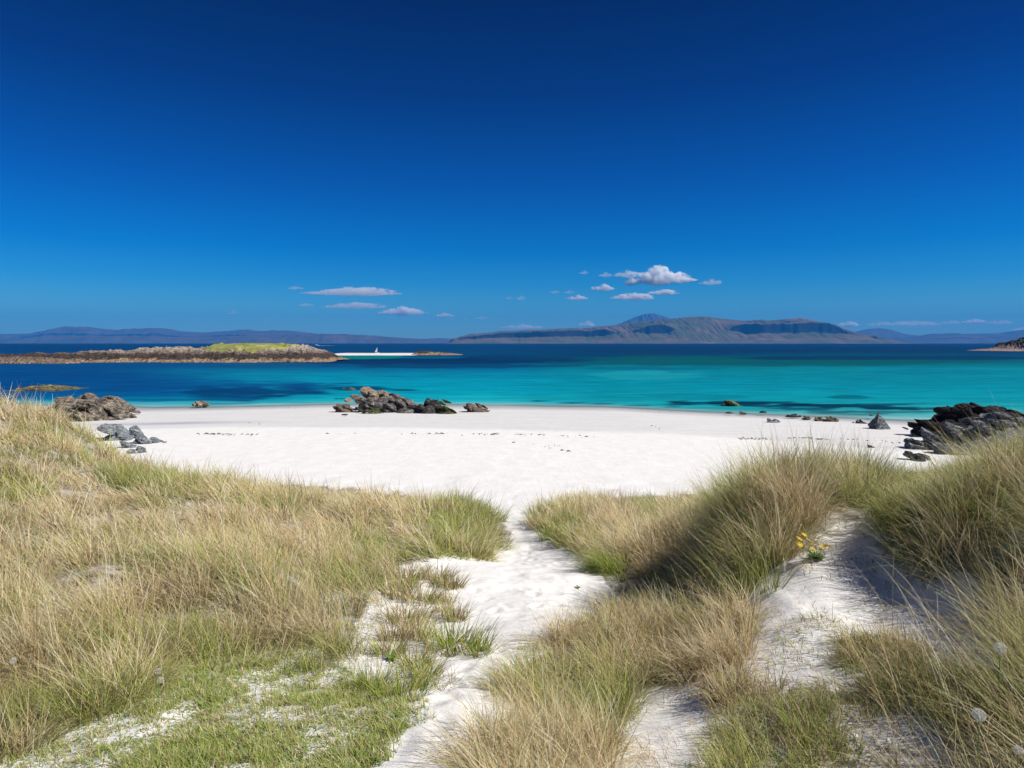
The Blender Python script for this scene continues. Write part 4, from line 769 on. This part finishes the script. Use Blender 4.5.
# ------------------------------------------------------------------ flowers and leafy plants
stemm = plain('plant_green', (.13, .24, .05), .6, .3, .25); yel = plain('yellow_petal', (.80, .56, .01), .6, .2, .08); wht = plain('white_petal', (.82, .82, .80), .7, .2, .03); fluff = plain('seed_fluff', (.74, .73, .70), .9, .1, .05)
def flower_mesh(name, r_, npet, c_):
    Vs, Qs = [(0, 0, r_ * .25)], []
    for j in range(npet):
        a = 2 * PI * j / npet
        for k_, (dd, ww) in enumerate(((.25, .0), (.75, .22), (1.05, .0), (.75, -.22))):
            aa = a + ww; Vs.append((math.cos(aa) * r_ * dd, math.sin(aa) * r_ * dd, r_ * (.28 - .1 * dd * dd)))
        b = len(Vs) - 4; Qs += [(b, b + 1, b + 2), (b, b + 2, b + 3)]
    for j in range(8):
        a = 2 * PI * j / 8; Vs.append((math.cos(a) * r_ * .35, math.sin(a) * r_ * .35, r_ * .22))
    b = len(Vs) - 8
    for j in range(8): Qs.append((0, b + j, b + (j + 1) % 8))
    return quadmesh(name, Vs, Qs, False)
def leaf_bunch(n_, L_, w_, up=.6):
    Vs, Qs = [], []
    for j in range(n_):
        a = 2 * PI * j / n_ + R.uniform(-.3, .3); l_ = L_ * R.uniform(.7, 1.15); el = up + R.uniform(-.25, .25); k0 = len(Vs)
        for i in range(5):
            s_ = i / 4; rr = l_ * s_ * math.cos(el * (1 - .5 * s_)); zz = l_ * s_ * math.sin(el * (1 - .5 * s_)); hw = w_ * math.sin(PI * min(.97, s_ * .85 + .12)) * .5
            for sg in (-1, 1): Vs.append((math.cos(a) * rr - math.sin(a) * hw * sg, math.sin(a) * rr + math.cos(a) * hw * sg, zz + .003))
        for i in range(4): b = k0 + 2 * i; Qs.append((b, b + 1, b + 3, b + 2))
    return quadmesh('leaves', Vs, Qs, False)
Yq = on_ground(814, 560) ; x0 = wx(816, Yq); z0 = float(ground(np.array([x0]), np.array([Yq]))[0])
r = link('yellow_flower_plant', None, loc=(x0, Yq, z0)); tag(r, 'clump of bright yellow flowers on the sandy mound under the grass', 'flowers')
link('leaves', leaf_bunch(60, .085, .02, .7), stemm, r); fm = flower_mesh('flower', .027, 9, None); fm.materials.append(yel)
for k_ in range(19):
    fu = [797,801,804,808,811,814,806,800,812,818,822,826,830,803,809,827,821,815,799][k_]; fv = [543,539,545,541,546,543,549,548,549,546,547,546,547,535,551,549,550,550,545][k_]
    yy = Yq - .05 + R.uniform(-.05, .05); f_ = bpy.data.objects.new('flower', fm); COL.objects.link(f_); f_.parent = r
    f_.location = (wx(fu + R.normal(0, 1.5), yy) - x0, yy - Yq, wz(fv, yy) - z0); f_.rotation_euler = (R.uniform(.4, .9), R.uniform(-.4, .4), R.uniform(0, 3)); f_.scale = (1, 1, 1)
    sm = bmobj('stem', cyl(.0016, .0012, (R.normal(0, .03), 0, 0), tuple(f_.location)), stemm, r)
sd = None
def dandelion(u_, v_, Y_, rad, label):
    global sd
    x0 = wx(u_, Y_) - .01; z0 = float(ground(np.array([x0]), np.array([Y_]))[0]); hh = wz(v_, Y_) - z0
    r = link('dandelion_clock', None, loc=(x0, Y_, z0)); tag(r, label, 'dandelion', 'dandelion seed heads in the grass')
    bmobj('stem', cyl(.0022, .0016, (.0, 0, 0), (.01, 0, hh)), stemm, r)
    if sd is None:
        N = 260; d = R.normal(0, 1, (N, 3)); d /= np.linalg.norm(d, axis=1)[:, None]; Vs, Qs = [], []
        for q in d:
            t1 = np.cross(q, (.3, .5, .8)); t1 /= np.linalg.norm(t1); t2 = np.cross(q, t1); k0 = len(Vs)
            Vs += [tuple(q * .12 + t1 * .006), tuple(q * .12 - t1 * .006), tuple(q * .8 - t1 * .006), tuple(q * .8 + t1 * .006)]; Qs.append((k0, k0 + 1, k0 + 2, k0 + 3))
            for j in range(6):
                a = PI * j / 3 + q[0]; e1 = t1 * math.cos(a) + t2 * math.sin(a); e2 = np.cross(q, e1); k0 = len(Vs)
                Vs += [tuple(q * .8), tuple(q * .97 + e1 * .16 + e2 * .012), tuple(q + e1 * .17), tuple(q * .97 + e1 * .16 - e2 * .012)]; Qs.append((k0, k0 + 1, k0 + 2, k0 + 3))
        sd = quadmesh('seed_head', Vs, Qs, False); sd.materials.append(fluff)
    h_ = bpy.data.objects.new('seed_head', sd); COL.objects.link(h_); h_.parent = r; h_.location = (.01, 0, hh); h_.scale = (rad,) * 3
dandelion(158, 671.5, on_ground(158, 692) - .05, .018, 'upper of two dandelion clocks in lower left grass')
dandelion(159.5, 680, on_ground(158, 698) - .05, .016, 'lower of two dandelion clocks in lower left grass')
dandelion(13, 661, on_ground(13, 690) - .1, .018, 'dandelion clock near the left edge in tangled grass')
dandelion(1000, 648.5, 2.9, .023, 'dandelion clock beside the small sand ridge at right edge')
dandelion(979, 715, 2.45, .022, 'large round dandelion clock low in the lower right grass')
dandelion(1018, 750, 2.3, .014, 'small dandelion clock in the bottom right corner')
dm = flower_mesh('daisy', .011, 12, None)
for (a, b, lb) in [(906,663,'white daisy on the sand ridge at lower right'),(895,743,'larger white daisy pair member low in scrubby grass'),(889,741,'smaller white daisy left of its neighbour low in scrubby grass'),(856,735,'white daisy alone in scrubby grass at lower right'),(27,735,'white daisy in the short turf at lower left'),(95,740,'pale daisy in the short turf right of the lower left one')]:
    Yq = on_ground(a, b + 7); x0 = wx(a, Yq); z0 = float(ground(np.array([x0]), np.array([Yq]))[0]); hh = wz(b, Yq) - z0
    r = link('daisy', None, loc=(x0, Yq, z0)); tag(r, lb, 'daisy', 'tiny white daisies in the short grass')
    f_ = bpy.data.objects.new('petals', dm); COL.objects.link(f_); f_.parent = r; f_.location = (0, 0, hh); f_.rotation_euler = (.7, 0, 0)
    bmobj('stem', cyl(.001, .001, (0, 0, 0), (0, 0, hh)), stemm, r)
dm.materials.append(wht)
for (a, b, L_, w_, lb) in [(393,660,.085,.028,'small bright leafy rosette on bare sand left of path'),(420,668,.07,.02,'leafy seedling right of the bright rosette'),(578,589,.05,.02,'tiny dark seedling on the sand at right of path')]:
    Yq = on_ground(a, b); x0 = wx(a, Yq); z0 = float(ground(np.array([x0]), np.array([Yq]))[0])
    o = link('leafy_plant', leaf_bunch(9, L_, w_, .9), stemm, loc=(x0, Yq, z0)); tag(o, lb, 'plant')
